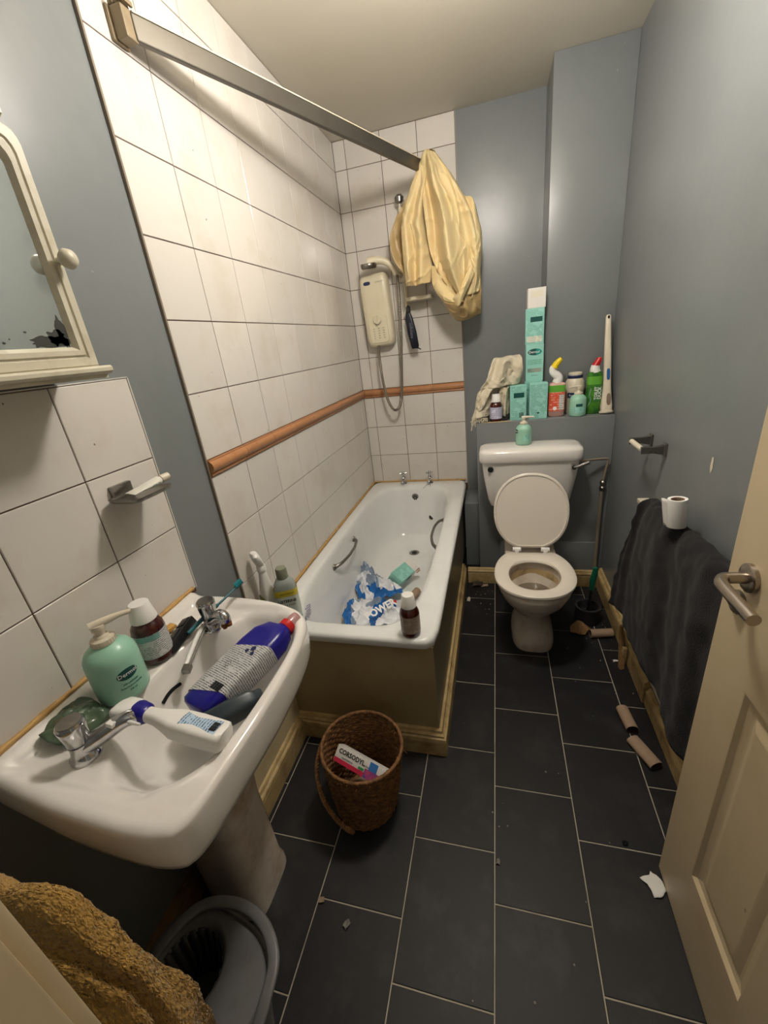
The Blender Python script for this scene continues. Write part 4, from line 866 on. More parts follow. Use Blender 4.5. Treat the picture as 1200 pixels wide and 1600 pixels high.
def roll_tube(loc, rot, label, L=0.105, R=0.021, squash=1.0, cat='cardboard tube'):
    o = empty('cardboard_tube', loc, rot=rot, label=label, cat=cat, group='empty cardboard toilet roll tubes')
    def rg(r, x, d=0): return [Vector((x, r*math.cos(t)/squash**0.5, R*squash+r*squash*math.sin(t))) for t in [2*PI*j/28 for j in range(28)]]
    MB().rings([rg(R-0.0012,-L/2), rg(R,-L/2), rg(R,L/2), rg(R-0.0012,L/2)], True, False, False).build('outer_wall', M['card'], o, smooth=40)
    MB().rings([rg(R-0.0012,L/2), rg(R-0.0012,-L/2)], True, False, False).build('inner_wall', M['cardin'], o, smooth=40)
    return o
roll_tube((0.435,1.605,0.170), (0,0,math.radians(72)), 'cardboard tube in the bath beside the mint carton')
roll_tube((0.432,1.475,0.172), (0,0,math.radians(100)), 'cardboard tube in the bath behind the brown bottle')

# ------------------------------------------------------------------ ledge above the toilet
Z0 = 1.0105
def mint_front(o, sx, sy, sz, kind):
    y_ = -sy/2-0.0009
    if kind == 'dark': MB().box((-sx*0.28,y_-0.0003,sz*0.66),(sx*0.36,y_+0.0006,sz*0.80)).build('printed_bar', M['tealdark'], o)
    if kind == 'bar': MB().box((-sx*0.15,y_-0.0003,sz*0.06),(sx*0.10,y_+0.0006,sz*0.22)).build('barcode', M['ink'], o)
c1 = carton('carton', (0.995,2.150,Z0), (0,0,0.02), 0.083, 0.075, 0.180, 'mint green carton with a dark bar standing front left on the ledge', M['mintbox']); mint_front(c1,0.083,0.075,0.18,'dark')
q = MB()
for k in range(9): q.box((0.004+k*0.0026,-0.0386,0.012),(0.0052+k*0.0026+0.0004*(k%3),-0.0378,0.040))
q.build('barcode', M['ink'], c1)
c2 = carton('carton', (1.098,2.152,Z0), (0,0,-0.02), 0.090, 0.075, 0.183, 'mint green carton with fine print standing next to the red bottle', M['mintbox'])
MB().box((-0.005,-0.0388,0.028),(0.006,-0.0378,0.036)).build('logo_mark', M['tealdark'], c2)
zz = Z0
c3 = carton('carton', (1.078,2.236,Z0), (0,0,0.0), 0.088, 0.075, 0.187, 'mint green carton behind two others, lowest of the tall stack', M['mintbox'])
text('lettering', 'Dermol', 0.02, M['tealdark'], c3, (-0.020,-0.0385,0.145))
c4 = carton('carton', (1.080,2.238,Z0+0.1875), (0,0,0.01), 0.088, 0.075, 0.185, 'mint green carton with a dark oval logo, second of the tall stack', M['mintplain'])
MB().box((-0.036,-0.0382,0.085),(0.034,-0.0372,0.110)).build('small_print', print_mat('mint_fine_print',(150,212,190),(60,130,116),330,0.9), c4)
MB().box((-0.036,-0.0381,0.045),(0.036,-0.0373,0.066)).build('pale_band', print_mat('cream_print',(222,222,206),(160,170,150),330,0.6), c4)
text('lettering', '500 ml e', 0.009, M['tealdark'], c4, (0.0,-0.0384,0.030))
ovl = MB().rings([[Vector((r_*math.cos(t)*0.035, -0.0382, 0.148+r_*0.0165*math.sin(t))) for t in [2*PI*j/36 for j in range(36)]] for r_ in (1,)], True, False, True).build('oval_logo', M['tealdark'], c4)
MB().rings([[Vector((0.010+0.025*math.cos(t)*(1 if math.cos(t)>0 else 0.2), -0.0384, 0.148+0.0145*math.sin(t))) for t in [2*PI*j/36 for j in range(36)]]], True, False, True).build('logo_tip', M['teal'], c4)
text('lettering', 'Dermol', 0.017, M['whiteink'], c4, (-0.003,-0.0387,0.148), bold=0.0002)
c5 = carton('carton', (1.078,2.238,Z0+0.3730), (0,0,-0.02), 0.090, 0.075, 0.172, 'mint green carton with a dark bar high in the tall stack', M['mintbox'])
MB().box((-0.022,-0.0386,0.108),(0.036,-0.0378,0.132)).build('printed_bar', M['tealdark'], c5)
MB().box((-0.038,-0.0385,0.012),(0.036,-0.0379,0.040)).build('pale_band', print_mat('cream_print_b',(222,222,206),(160,170,150),330,0.6), c5)
c6 = carton('carton', (1.083,2.238,Z0+0.5455), (0,0,0.03), 0.086, 0.070, 0.092, 'small white carton on top of the tall stack', M['whitecard'], body=M['whitecard'], group='white carton')
MB().box((-0.030,-0.0362,0.050),(0.028,-0.0354,0.080)).build('pale_band', mat('cream_patch',(224,218,200),0.5), c6)

# red and yellow toilet cleaner
rb_ = empty('cleaner_bottle', (1.192,2.165,Z0), rot=(0,0,0), label='red labelled cleaner bottle with a bent white neck and yellow cap', cat='bottle')
MB().loft([(0,0.034,0.024,4,0,0),(0.006,0.040,0.029,4,0,0),(0.160,0.041,0.030,4.5,0,0),(0.170,0.038,0.028,4,0,0),(0.176,0.026,0.022,3,0,0)], 44).build('bottle_body', mat('clear_pinkish_body',(200,160,150),0.25), rb_, smooth=45)
MB().rings([[p for p in sel(0.0412,0.0302,4.5,44,0,0,z)] for z in (0.030,0.128)], True, False, False).build('paper_label', M['bottlered'], rb_, smooth=45)
MB().rings([[p for p in sel(0.0414,0.0304,4.5,44,0,0,z)] for z in (0.129,0.163)], True, False, False).build('label_band', M['lime'], rb_, smooth=45)
MB().box((0.010,-0.0312,0.035),(0.034,-0.0300,0.115)).build('white_panel', print_mat('white_panel_print',(224,220,214),(60,60,60),160,0.9), rb_)
MB().tube([(0.0,0,0.172),(0.006,0,0.195),(-0.004,0,0.212),(-0.020,0,0.225),(-0.024,0,0.245),(-0.010,0,0.262)], lambda t: 0.025-0.010*t, 16, smooth=6).build('neck', M['white'], rb_, smooth=50)
MB().tube([(-0.018,0,0.250),(-0.006,0,0.270),(0.010,0,0.286),(0.017,0,0.292)], lambda t: 0.0185-0.009*t, 16, smooth=5).build('cap', M['yellow'], rb_, smooth=50)
MB().lathe([(0.010,0),(0.010,0.0008)], 20, (-0.010,-0.030,0.045), mtx=RX).build('round_mark', M['whiteink'], rb_)
# white and navy jug behind
jg = empty('white_tub', (1.290,2.230,Z0), label='white plastic bottle with a navy lid band at the back of the ledge', cat='bottle')
MB().lathe([(0.044,0),(0.048,0.005),(0.048,0.115),(0.050,0.12),(0.050,0.135),(0.046,0.165),(0.037,0.180),(0.034,0.186)], 40).build('bottle_body', M['offwhite'], jg, smooth=45)
MB().lathe([(0.036,0.182),(0.037,0.186),(0.037,0.196),(0.036,0.198)], 36).build('lid_band', M['navy'], jg, smooth=40)
MB().lathe([(0.034,0.197),(0.034,0.208),(0.030,0.212),(0.001,0.213)], 36).build('lid', M['offwhite'], jg, smooth=40)
arc_label(jg, 0.048, 0.085, 0.112, -0.9, 0.6, M['navy']); text('lettering', 'Diprobase', 0.012, M['whiteink'], jg, (0,0,0.098), wrap=(0.0492,-0.2))
# pump bottles on ledge and cistern
p2 = pump_bottle((1.294,2.135,Z0), math.radians(200), 0.042, 0.128, 'mint pump bottle with a dark label bar standing on the ledge')
arc_label(p2, 0.042, 0.052, 0.066, math.radians(-200)-0.35, math.radians(-200)+0.40, M['tealdark'], 'printed_bar')
arc_label(p2, 0.042, 0.020, 0.048, math.radians(-200)-0.8, math.radians(-200)+0.8, M['mintbox'], 'printed_text')
p3 = pump_bottle((1.018,1.985,0.9095), math.radians(-10), 0.040, 0.120, 'mint pump bottle standing on the cistern lid')
oval_badge(p3, 0.040, 0.072, -1.0, 0.018, 0.011, M['tealdark'])
text('lettering', 'Dermol', 0.011, M['whiteink'], p3, (0,0,0.072), wrap=(0.0410,-1.0))
arc_label(p3, 0.040, 0.025, 0.055, 0.1, 0.9, M['mintbox'], 'printed_text')
# green toilet cleaner
gb = empty('cleaner_bottle', (1.374,2.175,Z0), label='green cleaner bottle with a red cap on the ledge', cat='bottle')
MB().loft([(0,0.032,0.022,4,0,0),(0.006,0.037,0.027,4,0,0),(0.10,0.037,0.027,4,0,0),(0.15,0.035,0.026,3.5,0,0),(0.19,0.036,0.026,3.2,0,0),(0.212,0.029,0.023,3,0,0)], 44).build('bottle_body', M['tdgreen'], gb, smooth=45)
MB().rings([[p for p in sel(0.0362,0.0262,3.4,44,0,0,z)] for z in (0.150,0.190)], True, False, False).build('clear_band', M['lime'], gb, smooth=45)
MB().tube([(0,0,0.208),(-0.002,0,0.225),(0.0,0,0.242)], lambda t: 0.026-0.006*t, 18, smooth=5).build('neck', M['white'], gb, smooth=45)
MB().tube([(-0.001,0,0.238),(0.006,0,0.252),(0.014,0,0.268),(0.016,0,0.279)], lambda t: 0.0195-0.009*t, 18, smooth=5).build('cap', M['red'], gb, smooth=45)
q = MB().box((-0.002,-0.0282,0.060),(0.030,-0.0262,0.150)).build('label_panel', mat('green_panel',(60,120,50),0.35), gb)
text('lettering', 'TOILET', 0.020, M['whiteink'], gb, (0.006,-0.0290,0.106), rot=(PI/2,-PI/2,0), bold=0.0006); text('lettering', 'DUCK', 0.022, M['whiteink'], gb, (0.023,-0.0290,0.106), rot=(PI/2,-PI/2,0), bold=0.0006)
MB().tube([(-0.03,-0.024,0.04),(-0.018,-0.028,0.07),(-0.024,-0.028,0.10),(-0.018,-0.028,0.13)], 0.0016, 6, smooth=6).build('label_swirl', M['lightblue'], gb)
# long handled brush standing at the right
lb = empty('cleaning_wand', (1.434,2.140,Z0), rot=(math.radians(-12),math.radians(-1.0),0), label='long off white plastic wand with a blue button leaning at the ledge end', cat='wand')
MB().lathe([(0.030,0),(0.034,0.004),(0.034,0.012),(0.024,0.018)], 30).build('foot', M['offwhite'], lb, smooth=40)
wb_ = MB().loft([(0.012,0.027,0.022,3,0,0),(0.04,0.028,0.023,3,0,0),(0.09,0.023,0.020,3,0,0),(0.14,0.019,0.017,3,0.001,0),(0.26,0.017,0.015,3,0.002,0),(0.44,0.013,0.012,3,0.002,0),(0.475,0.012,0.010,2.5,0.002,0),(0.483,0.007,0.006,2,0.002,0)], 32)
wb_.build('handle', M['offwhite'], lb, smooth=50)
flatbox(MB(), [(-0.016,0.0075,0.028,4,0.195),(-0.020,0.0065,0.026,4,0.195)]).build('button', mat('blue_button',(40,92,150),0.35), lb, smooth=40).location=(0.004,0,0)
flatbox(MB(), [(-0.0225,0.010,0.030,2.4,0.070),(-0.0240,0.009,0.028,2.4,0.070)]).build('grip_inset', mat('brown_inset',(120,104,88),0.5), lb, smooth=40).location=(0.006,0,0)
flatbox(MB(), [(-0.0085,0.005,0.008,2,0.470),(-0.0115,0.005,0.008,2,0.470)]).build('hanging_hole', M['black'], lb, smooth=40).location=(0.002,0,0)

# beige cloth heaped at the left of the ledge
cl = MB(); cl.noweld = True
def cf(amp, k, ph):
    def f(u, v, p):
        q = (p.x*1.0+p.z*0.8, p.y*0.5, p.z*0.35-p.x*0.5)
        c = 1-abs(nz(q, 17, ph)); c2 = 1-abs(nz(p, 30, ph+3))
        return (0.004*nz(p,25,ph), -(amp*math.sin(2*PI*k*u+ph+2.5*v)+0.011*(c**6-0.4)+0.004*c2**8), 0.012*nz(p,16,ph+2))
    return f
cl.sheet([[(0.880,2.235,1.335),(0.93,2.23,1.335),(1.005,2.225,1.335)],[(0.865,2.19,1.32),(0.925,2.15,1.325),(1.015,2.17,1.320)],[(0.835,2.14,1.245),(0.91,2.125,1.255),(1.015,2.17,1.25)],[(0.800,2.12,1.18),(0.90,2.11,1.19),(1.00,2.19,1.20)]], 50, 40, cf(0.014,2.0,0.4))
# flat wide band running down to the fringe
cl.sheet([[(0.880,2.165,1.245),(0.920,2.150,1.285),(0.970,2.160,1.275)],[(0.830,2.135,1.18),(0.880,2.145,1.205),(0.935,2.165,1.19)],[(0.785,2.112,1.12),(0.830,2.130,1.13),(0.885,2.168,1.105)],[(0.765,2.098,1.07),(0.805,2.108,1.065),(0.848,2.150,1.050)],[(0.755,2.094,1.04),(0.790,2.092,1.035),(0.825,2.112,1.030)]], 34, 50, cf(0.006,1.0,2.0))
cl.sheet([[(0.84,2.16,1.21),(0.88,2.12,1.225),(0.93,2.12,1.235)],[(0.785,2.14,1.16),(0.82,2.11,1.165),(0.86,2.10,1.18)],[(0.770,2.13,1.08),(0.79,2.10,1.08),(0.81,2.09,1.09)]], 24, 24, cf(0.006,1.0,1.0))
cl.sheet([[(0.90,2.14,1.19),(0.93,2.13,1.19),(0.948,2.15,1.19)],[(0.90,2.13,1.12),(0.925,2.125,1.12),(0.945,2.15,1.12)],[(0.90,2.15,1.03),(0.925,2.14,1.03),(0.945,2.16,1.03)]], 20, 24, cf(0.010,1.5,1.0))
cl.sheet([[(0.90,2.24,1.33),(0.96,2.24,1.34),(1.02,2.24,1.32)],[(0.86,2.25,1.20),(0.94,2.25,1.20),(1.02,2.24,1.20)],[(0.80,2.24,1.015),(0.92,2.24,1.015),(1.02,2.22,1.015)]], 10, 14)
clo = cl.build('cloth', M['beigecloth'], None, smooth=75, solid=0.003); tag(clo, 'crumpled beige fringed cloth heaped on the left end of the ledge', 'cloth')
fr = MB()
for k in range(26):
    t = k/25; x = 0.752+0.082*t; z = 1.043-0.012*t; L = random.uniform(0.012,0.030)
    if x < 0.772: L += 0.02
    L = min(L, z-1.0135) if x > 0.772 else L; yy = 2.088+0.02*t; fr.tube([(x,yy,z+0.004),(x+random.uniform(-.004,.002),yy-0.003,z-L*0.5),(x+random.uniform(-.008,.002),yy-0.002,z-L)], 0.0017, 5)
fr.tube([(0.758,2.082,1.05),(0.756,2.078,1.02),(0.752,2.078,1.0),(0.747,2.078,0.975)], 0.0035, 7, smooth=4).tube([(0.766,2.082,1.04),(0.757,2.078,1.03),(0.744,2.078,1.022)], 0.003, 6, smooth=4)
fo = fr.build('fringe', M['beigecloth'], clo, smooth=60); fo['kind'] = 'stuff'
o = MB().box((0.835,2.088,1.0102),(0.965,2.094,1.0145),0.001).box((0.80,2.089,1.0102),(0.85,2.093,1.013),0.001).build('wood_splint', mat('pale_splint',(196,174,136),0.7), None); tag(o, 'thin pale wooden splint lying along the ledge edge', 'splint')
db_ = MB().sheet([[(0.80,2.12,1.012),(0.85,2.11,1.015),(0.93,2.12,1.012)],[(0.80,2.16,1.03),(0.86,2.15,1.05),(0.96,2.17,1.04)],[(0.80,2.20,1.02),(0.86,2.21,1.03),(0.96,2.22,1.02)]], 20, 20, lambda u,v,p:(0,0,0.012*nz(p,40))).build('dark_cloth', mat('black_rag',(36,34,34),0.9), None, smooth=60, solid=0.002); tag(db_, 'small black rag under the beige cloth on the ledge', 'rag')

# ------------------------------------------------------------------ right wall things
th_ = empty('toilet_roll_holder', (WX,1.475,1.010), label='empty chrome toilet roll holder with a cream spindle on the right wall', cat='holder')
for sgn in (-1, 1):
    b = MB(); y_ = 0.074*sgn
    b.box((-0.010,y_-0.014,-0.024),(0.0005,y_+0.014,0.024),0.002)
    b.rings([[Vector((x, y_+dy, z)) for dy, z in ((-w_,-h_),(w_,-h_),(w_,h_),(-w_,h_))] for x, w_, h_ in [(-0.008,0.010,0.018),(-0.040,0.006,0.012),(-0.082,0.006,0.013)]], True)
    b.build('bracket', M['dullchrome'], th_, bevel=0.0015)
MB().cyl((-0.073,-0.067,0.0),(-0.073,0.067,0.0),0.0095,18).build('spindle', M['offwhite'], th_, smooth=50)

rd = empty('radiator', (1.43,1.08,0.0), label='cream radiator on the right wall hidden under the dark towel', cat='radiator')
r_ = MB().box((-0.014,-0.36,0.22),(0.012,0.36,0.800),0.004); r_.build('panel', M['offwhite'], rd, smooth=30)
for k in range(18): MB().box((-0.018,-0.345+k*0.0395,0.25),(-0.0135,-0.325+k*0.0395,0.77),0.002).build('rib', M['offwhite'], rd, smooth=30) if k > 14 else None
MB().box((-0.020,-0.362,0.792),(0.020,0.362,0.808),0.003).build('top_grille', M['offwhite'], rd, smooth=30)
for y_ in (-0.30, 0.30): MB().box((0.010,y_-0.015,0.3),(0.0405,y_+0.015,0.7)).build('bracket', M['offwhite'], rd)

tw = MB(); tw.noweld = True
def tfold(u, v, p):
    a = 0.0075*min(1, abs(v-0.22)*4)*(math.sin(2*PI*2.6*(u+0.08*nz((u*3,v*3,0),1,3))+1.5*v)+0.6*math.sin(2*PI*5.7*(u+0.06*nz((u*4,v*2,2),1,3))+2+2*v))
    return (-a-0.006*nz(p,22,3), 0.010*nz(p,9,5), 0.006*nz(p,30,7)+ (0.012*math.sin(2*PI*3*u+1)*nz(p,8,1) if v > 0.9 else 0))
ys = [1.475,1.38,1.25,1.10,0.95,0.80,0.64]
top = [(0.800,1.36),(0.832,1.33),(0.842,1.22),(0.846,1.07),(0.856,0.95),(0.866,0.82),(0.862,0.66)]
hemz = [0.300,0.325,0.325,0.322,0.315,0.30,0.29]; hemy = [1.475,1.36,1.20,1.02,0.86,0.74,0.62]
rows = []
yt = [t[1]+0.015 for t in top]; zt = [t[0] for t in top]
rows.append([(1.459, yt[i], zt[i]-0.30) for i in range(7)])
rows.append([(1.457, yt[i], zt[i]-0.05) for i in range(7)])
rows.append([(1.443, yt[i], zt[i]+0.004) for i in range(7)])
rows.append([(1.412, yt[i], zt[i]+0.002) for i in range(7)])
rows.append([(1.392, yt[i]*0.97+hemy[i]*0.03, zt[i]-0.06) for i in range(7)])
rows.append([(1.384, yt[i]*0.72+hemy[i]*0.28, zt[i]*0.68+hemz[i]*0.32) for i in range(7)])
rows.append([(1.376, yt[i]*0.35+hemy[i]*0.65, zt[i]*0.33+hemz[i]*0.67) for i in range(7)])
rows.append([(1.372, hemy[i], hemz[i]) for i in range(7)])
tw.sheet(rows, 150, 120, tfold)
two = tw.build('towel', M['charcoal'], None, smooth=80, solid=0.006); tag(two, 'large charcoal towel draped over the radiator on the right wall', 'towel')
tr_ = empty('toilet_roll', (1.405,1.060,0.865), rot=(math.radians(-3),math.radians(-4),0), label='nearly used toilet roll standing on the charcoal towel', cat='toilet roll')
def rr_(r, z): return [Vector((r*math.cos(2*PI*j/40), r*math.sin(2*PI*j/40), z)) for j in range(40)]
MB().rings([rr_(0.0225,0.001), rr_(0.032,0.0), rr_(0.0328,0.003), rr_(0.0328,0.101), rr_(0.032,0.104), rr_(0.0225,0.103)], True, False, False).tube([(0,0,0)]*0 or [(0.0328,-0.002,0.002),(0.0328,-0.002,0.003)], 0.0001, 4).build('paper', M['paper'], tr_, smooth=40)
MB().rings([rr_(0.0225,0.103), rr_(0.0215,0.103), rr_(0.0205,0.1025), rr_(0.0205,0.001)], True, False, True).build('core', M['card'], tr_, smooth=40)
MB().sheet([[(-0.0328,0.0,0.103),(-0.040,0.010,0.106),(-0.046,0.022,0.104)],[(-0.0328,0.0,0.05),(-0.038,0.011,0.05),(-0.041,0.020,0.05)],[(-0.0328,0.0,0.001),(-0.034,0.010,0.001),(-0.037,0.016,0.001)]], 8, 8).build('loose_end', M['paper'], tr_, smooth=60, solid=0.0004)
tr_.scale = (0.80,0.80,0.84)
# peeled paint chip on the wall
q = MB(); q.rings([[Vector((WX-0.0012, 1.065+0.008*k*math.cos(a)*(1+0.5*nz((math.cos(a),math.sin(a),0),1.4,4)), 1.055+0.022*k*math.sin(a)*(1+0.4*nz((math.sin(a),math.cos(a),1),1.4,2)))) for a in [2*PI*j/16 for j in range(16)]] for k in (1,)], True, False, True)
q.build('paint_chip', M['brickgap'], wr)

# door leaf, open against the right
dr = empty('door_1', (1.32,0.0,0.0)); dr['kind'] = 'structure'
Y0, Y1_, TK = -0.165, 0.593, 0.036
panels = [(0.250,0.463,0.225,0.805),(-0.035,0.178,0.225,0.805),(0.250,0.463,1.06,1.86),(-0.035,0.178,1.06,1.86)]
dm_ = MB()
ysb = sorted({Y0,Y1_} | {p[0] for p in panels} | {p[1] for p in panels}); zsb = [0.006,0.225,0.805,1.06,1.86,1.985]
for i in range(len(ysb)-1):
    for j in range(len(zsb)-1):
        a, b, c_, d_ = ysb[i], ysb[i+1], zsb[j], zsb[j+1]
        if any(abs(a-p[0])<1e-6 and abs(c_-p[2])<1e-6 for p in panels): continue
        dm_.add([(0,a,c_),(0,b,c_),(0,b,d_),(0,a,d_)], [(0,1,2,3)])
for yy in (Y0, Y1_): dm_.add([(0,yy,0.006),(TK,yy,0.006),(TK,yy,1.985),(0,yy,1.985)], [(0,1,2,3)])
dm_.add([(TK,Y0,0.006),(TK,Y1_,0.006),(TK,Y1_,1.985),(TK,Y0,1.985)], [(0,1,2,3)]).add([(0,Y0,0.006),(0,Y1_,0.006),(TK,Y1_,0.006),(TK,Y0,0.006)], [(0,1,2,3)]).add([(0,Y0,1.985),(0,Y1_,1.985),(TK,Y1_,1.985),(TK,Y0,1.985)], [(0,1,2,3)])
dm_.build('door_frame', M['door'], dr)
for a, b, c_, d_ in panels:
    def rc(i, x): return [Vector((x,a+i,c_+i)),Vector((x,b-i,c_+i)),Vector((x,b-i,d_-i)),Vector((x,a+i,d_-i))]
    MB().rings([rc(0,0),rc(0.003,0.0005),rc(0.010,0.008),rc(0.024,0.011),rc(0.030,0.011),rc(0.046,0.005),rc(0.050,0.004)], True, False, True).build('panel', M['door'], dr)
RY = Matrix.Rotation(-PI/2, 4, 'Y')
hd_ = MB().lathe([(0.027,0.0),(0.027,0.007),(0.024,0.0095),(0.012,0.010)], 32, (0,0.522,1.012), mtx=RY).tube([(-0.004,0.522,1.012),(-0.026,0.522,1.012),(-0.044,0.519,1.012),(-0.0535,0.505,1.012),(-0.056,0.486,1.012),(-0.056,0.44,1.012),(-0.056,0.395,1.012)], 0.0105, 20, smooth=7).build('lever_handle', M['brushed'], dr, smooth=50)
MB().lathe([(0.0235,0.0),(0.0235,0.007),(0.021,0.0095),(0.001,0.010)], 28, (0,0.538,0.950), mtx=RY).box((-0.018,0.530,0.945),(-0.008,0.546,0.955),0.003).build('thumb_turn', M['dullchrome'], dr, smooth=40)
MB().box((0.006,Y1_,0.94),(0.030,Y1_+0.0015,1.08)).build('lock_plate', M['dullchrome'], dr)
# door frame of the opening
f2 = MB().box((0.440,-0.1705,0.0),(0.512,-0.152,2.09),0.004).box((0.505,-0.30,0.0),(0.520,-0.166,2.05),0.003).box((0.512,-0.30,0.0),(0.530,-0.215,2.05),0.003)
structure('door_2', f2, M['door'], smooth=30).name = 'trim_8'
structure('trim_9', MB().box((1.362,-0.30,0.0),(1.40,-0.166,2.05),0.003).box((0.51,-0.30,2.01),(1.40,-0.166,2.05),0.003), M['door'], smooth=30)

# mustard towel
mt = MB(); mt.noweld = True
S_ = [(-0.004+0.02,0.76),(0.10,0.80),(0.19,0.832),(0.275,0.838),(0.355,0.79),(0.415,0.69),(0.445,0.57),(0.435,0.42),(0.40,0.28)]
rows = []
for dy, dz, dx in [(-0.065,-0.32,-0.02),(-0.050,-0.12,0.0),(-0.052,-0.028,0.0),(-0.066,0.000,0.0),(-0.084,-0.012,0.010),(-0.096,-0.040,0.002),(-0.108,-0.048,0.014),(-0.128,-0.070,0.006),(-0.158,-0.100,0.010)]:
    rows.append([(x+dx, dy, max(z+dz+0.018, 0.335)) for x, z in S_])
def mf(u, v, p):
    f = random.uniform(-0.0011, 0.0011)
    n_ = 0.012*nz(p,9,2)+0.004*nz(p,28,1)+0.0016*nz(p,130,4)
    return (n_*0.6+f, n_+random.uniform(-0.0008,0.0008), n_*0.7+f)
mt.sheet(rows, 260, 230, mf)
mto = mt.build('towel', M['mustard'], None, smooth=180); tag(mto, 'mustard yellow fluffy towel hanging by the door frame at the lower left', 'towel')
hk = MB().lathe([(0.022,0),(0.022,0.006),(0.008,0.008)], 16, (0.20,-0.1702,0.80), mtx=Matrix.Rotation(-PI/2,4,'X')).tube([(0.20,-0.168,0.80),(0.20,-0.12,0.795),(0.20,-0.09,0.80),(0.20,-0.08,0.815)], 0.005, 8, smooth=4).build('towel_hook', M['dullchrome'], None, smooth=50); tag(hk, 'metal wall hook that holds the mustard towel behind the door frame', 'hook')
fb = MB()
for k in range(0):
    u = random.random(); s0 = S_[min(7, int(2+u*5))]; s1 = S_[min(8, int(2+u*5)+1)]; t = random.random()
    x = s0[0]+(s1[0]-s0[0])*t; z = s0[1]+(s1[1]-s0[1])*t
    fb.tube([(x,-0.045,z),(x+random.uniform(-.004,.006),-0.04,z+0.008),(x+random.uniform(-.008,.01),-0.035,z+random.uniform(0.008,0.016))], 0.0004, 4)
fb.tube([(0.375,-0.09,0.76),(0.39,-0.085,0.775),(0.395,-0.078,0.80),(0.40,-0.07,0.81)], 0.0005, 4, smooth=5)
fo = fb.build('loose_threads', M['mustard'], mto); fo['kind'] = 'stuff'

# ------------------------------------------------------------------ floor things
tb_ = empty('toilet_brush', (1.338,1.735,0.0), label='toilet brush with a green handle in a dark round pot', cat='toilet brush')
MB().lathe([(0.058,0.0),(0.062,0.004),(0.060,0.075),(0.063,0.083),(0.062,0.092),(0.052,0.092),(0.050,0.083),(0.048,0.02),(0.001,0.018)], 36).build('pot', M['brushdark'], tb_, smooth=40)
bb_ = MB()
for k in range(70):
    a = random.uniform(0,2*PI); r0 = random.uniform(0.004,0.012); r1 = random.uniform(0.02,0.040); z = random.uniform(0.03,0.085)
    bb_.tube([(r0*math.cos(a),r0*math.sin(a),z),(r1*math.cos(a),r1*math.sin(a),z+random.uniform(-.004,.012))], 0.0016, 4)
q = bb_.build('bristles', M['blackplastic'], tb_); q['kind'] = 'stuff'
MB().tube([(0.0,0.0,0.03),(0.006,0.004,0.12),(0.012,0.008,0.20)], lambda t: 0.008-0.001*t, 12, smooth=6).build('shaft', M['blackplastic'], tb_, smooth=60)
MB().tube([(0.011,0.008,0.185),(0.013,0.009,0.21),(0.014,0.009,0.24),(0.019,0.010,0.27),(0.022,0.011,0.300),(0.020,0.011,0.312)], lambda t: 0.0115+0.0035*math.sin(PI*min(1,t*1.15)), 16, smooth=6).build('handle', M['brushgreen'], tb_, smooth=60)
roll_tube((1.378,1.603,0.0), (0,0,math.radians(10)), 'cardboard tube on the floor by the toilet brush')
roll_tube((1.364,1.092,0.0), (0,0,math.radians(97)), 'farther of two cardboard tubes lying end to end by the right skirting', L=0.100, squash=0.9)
roll_tube((1.384,0.955,0.0), (0,0,math.radians(-64)), 'nearer of two cardboard tubes lying end to end by the right skirting', L=0.112, squash=0.75)
cr = MB().sheet([[(1.25,1.62,0.004),(1.28,1.60,0.008),(1.31,1.60,0.004)],[(1.25,1.655,0.012),(1.29,1.66,0.045),(1.34,1.63,0.02)],[(1.26,1.67,0.004),(1.30,1.675,0.012),(1.35,1.655,0.004)]], 16, 16, lambda u,v,p:(0.006*nz(p,40),0,0.010*abs(nz(p,50)))).build('crushed_tube', mat('brown_card',(140,106,66),0.8,dirt=(90,60,34),dscale=40), None, smooth=50, solid=0.002)
cr.location = (-0.01,-0.005,0.001); tag(cr, 'crushed brown cardboard scrap before the toilet brush pot', 'cardboard')
# loose strip of skirting leaning on the wall
lp = empty('loose_batten', (0,0,0), label='broken wooden batten leaning on the right skirting below the towel', cat='wood strip')
MB().rings([[Vector(p) for p in ((1.405,1.395,0.001),(1.425,1.405,0.001),(1.431,1.385,0.001),(1.411,1.375,0.001))],[Vector(p) for p in ((1.418,1.475,0.10),(1.436,1.485,0.10),(1.440,1.465,0.10),(1.424,1.455,0.10))],[Vector(p) for p in ((1.427,1.51,0.150),(1.440,1.515,0.150),(1.442,1.50,0.150),(1.430,1.495,0.150))]], True).build('strip', M['wood'], lp, bevel=0.002)
MB().box((1.424,1.412,0.002),(1.4425,1.432,0.09),0.002).build('splinter', M['skirt'], lp, smooth=30)
# paper scraps and debris
def scrap(name, x, y_, s_, ang, m, label, cat, seed, h=0.006, asp=0.7):
    o = MB().sheet([[(-s_,-s_*asp,0.002),(0,-s_*asp*1.2,h),(s_,-s_*asp*0.8,0.002)],[(-s_*0.8,0,h),(0,0,0.003),(s_*1.1,0.1*s_,h*1.3)],[(-s_*1.1,s_*asp,0.002),(0.1*s_,s_*asp*0.9,h),(s_*0.7,s_*asp*1.1,0.002)]], 10, 10, lambda u, v, p: (0.12*s_*nz(p,2.2/s_,seed),0.12*s_*nz(p,2.2/s_,seed+3),h*0.5*abs(nz(p,2/s_,seed)))).build(name, m, None, smooth=50, solid=0.0006)
    o.location = (x, y_, 0.001); o.rotation_euler = (0,0,ang); tag(o, label, cat); return o
scrap('paper_scrap', 1.293, 0.545, 0.022, 0.5, M['paper'], 'white torn paper scrap on the floor by the open door', 'scrap', 1, asp=1.1)
scrap('paper_scrap', 0.378, 0.330, 0.009, 0.2, M['card'], 'small brown scrap on the floor joint near the pedestal', 'scrap', 2)
scrap('paper_scrap', 0.468, 0.292, 0.010, 1.0, M['greyplastic'], 'small grey scrap on the floor tile in the foreground', 'scrap', 3)
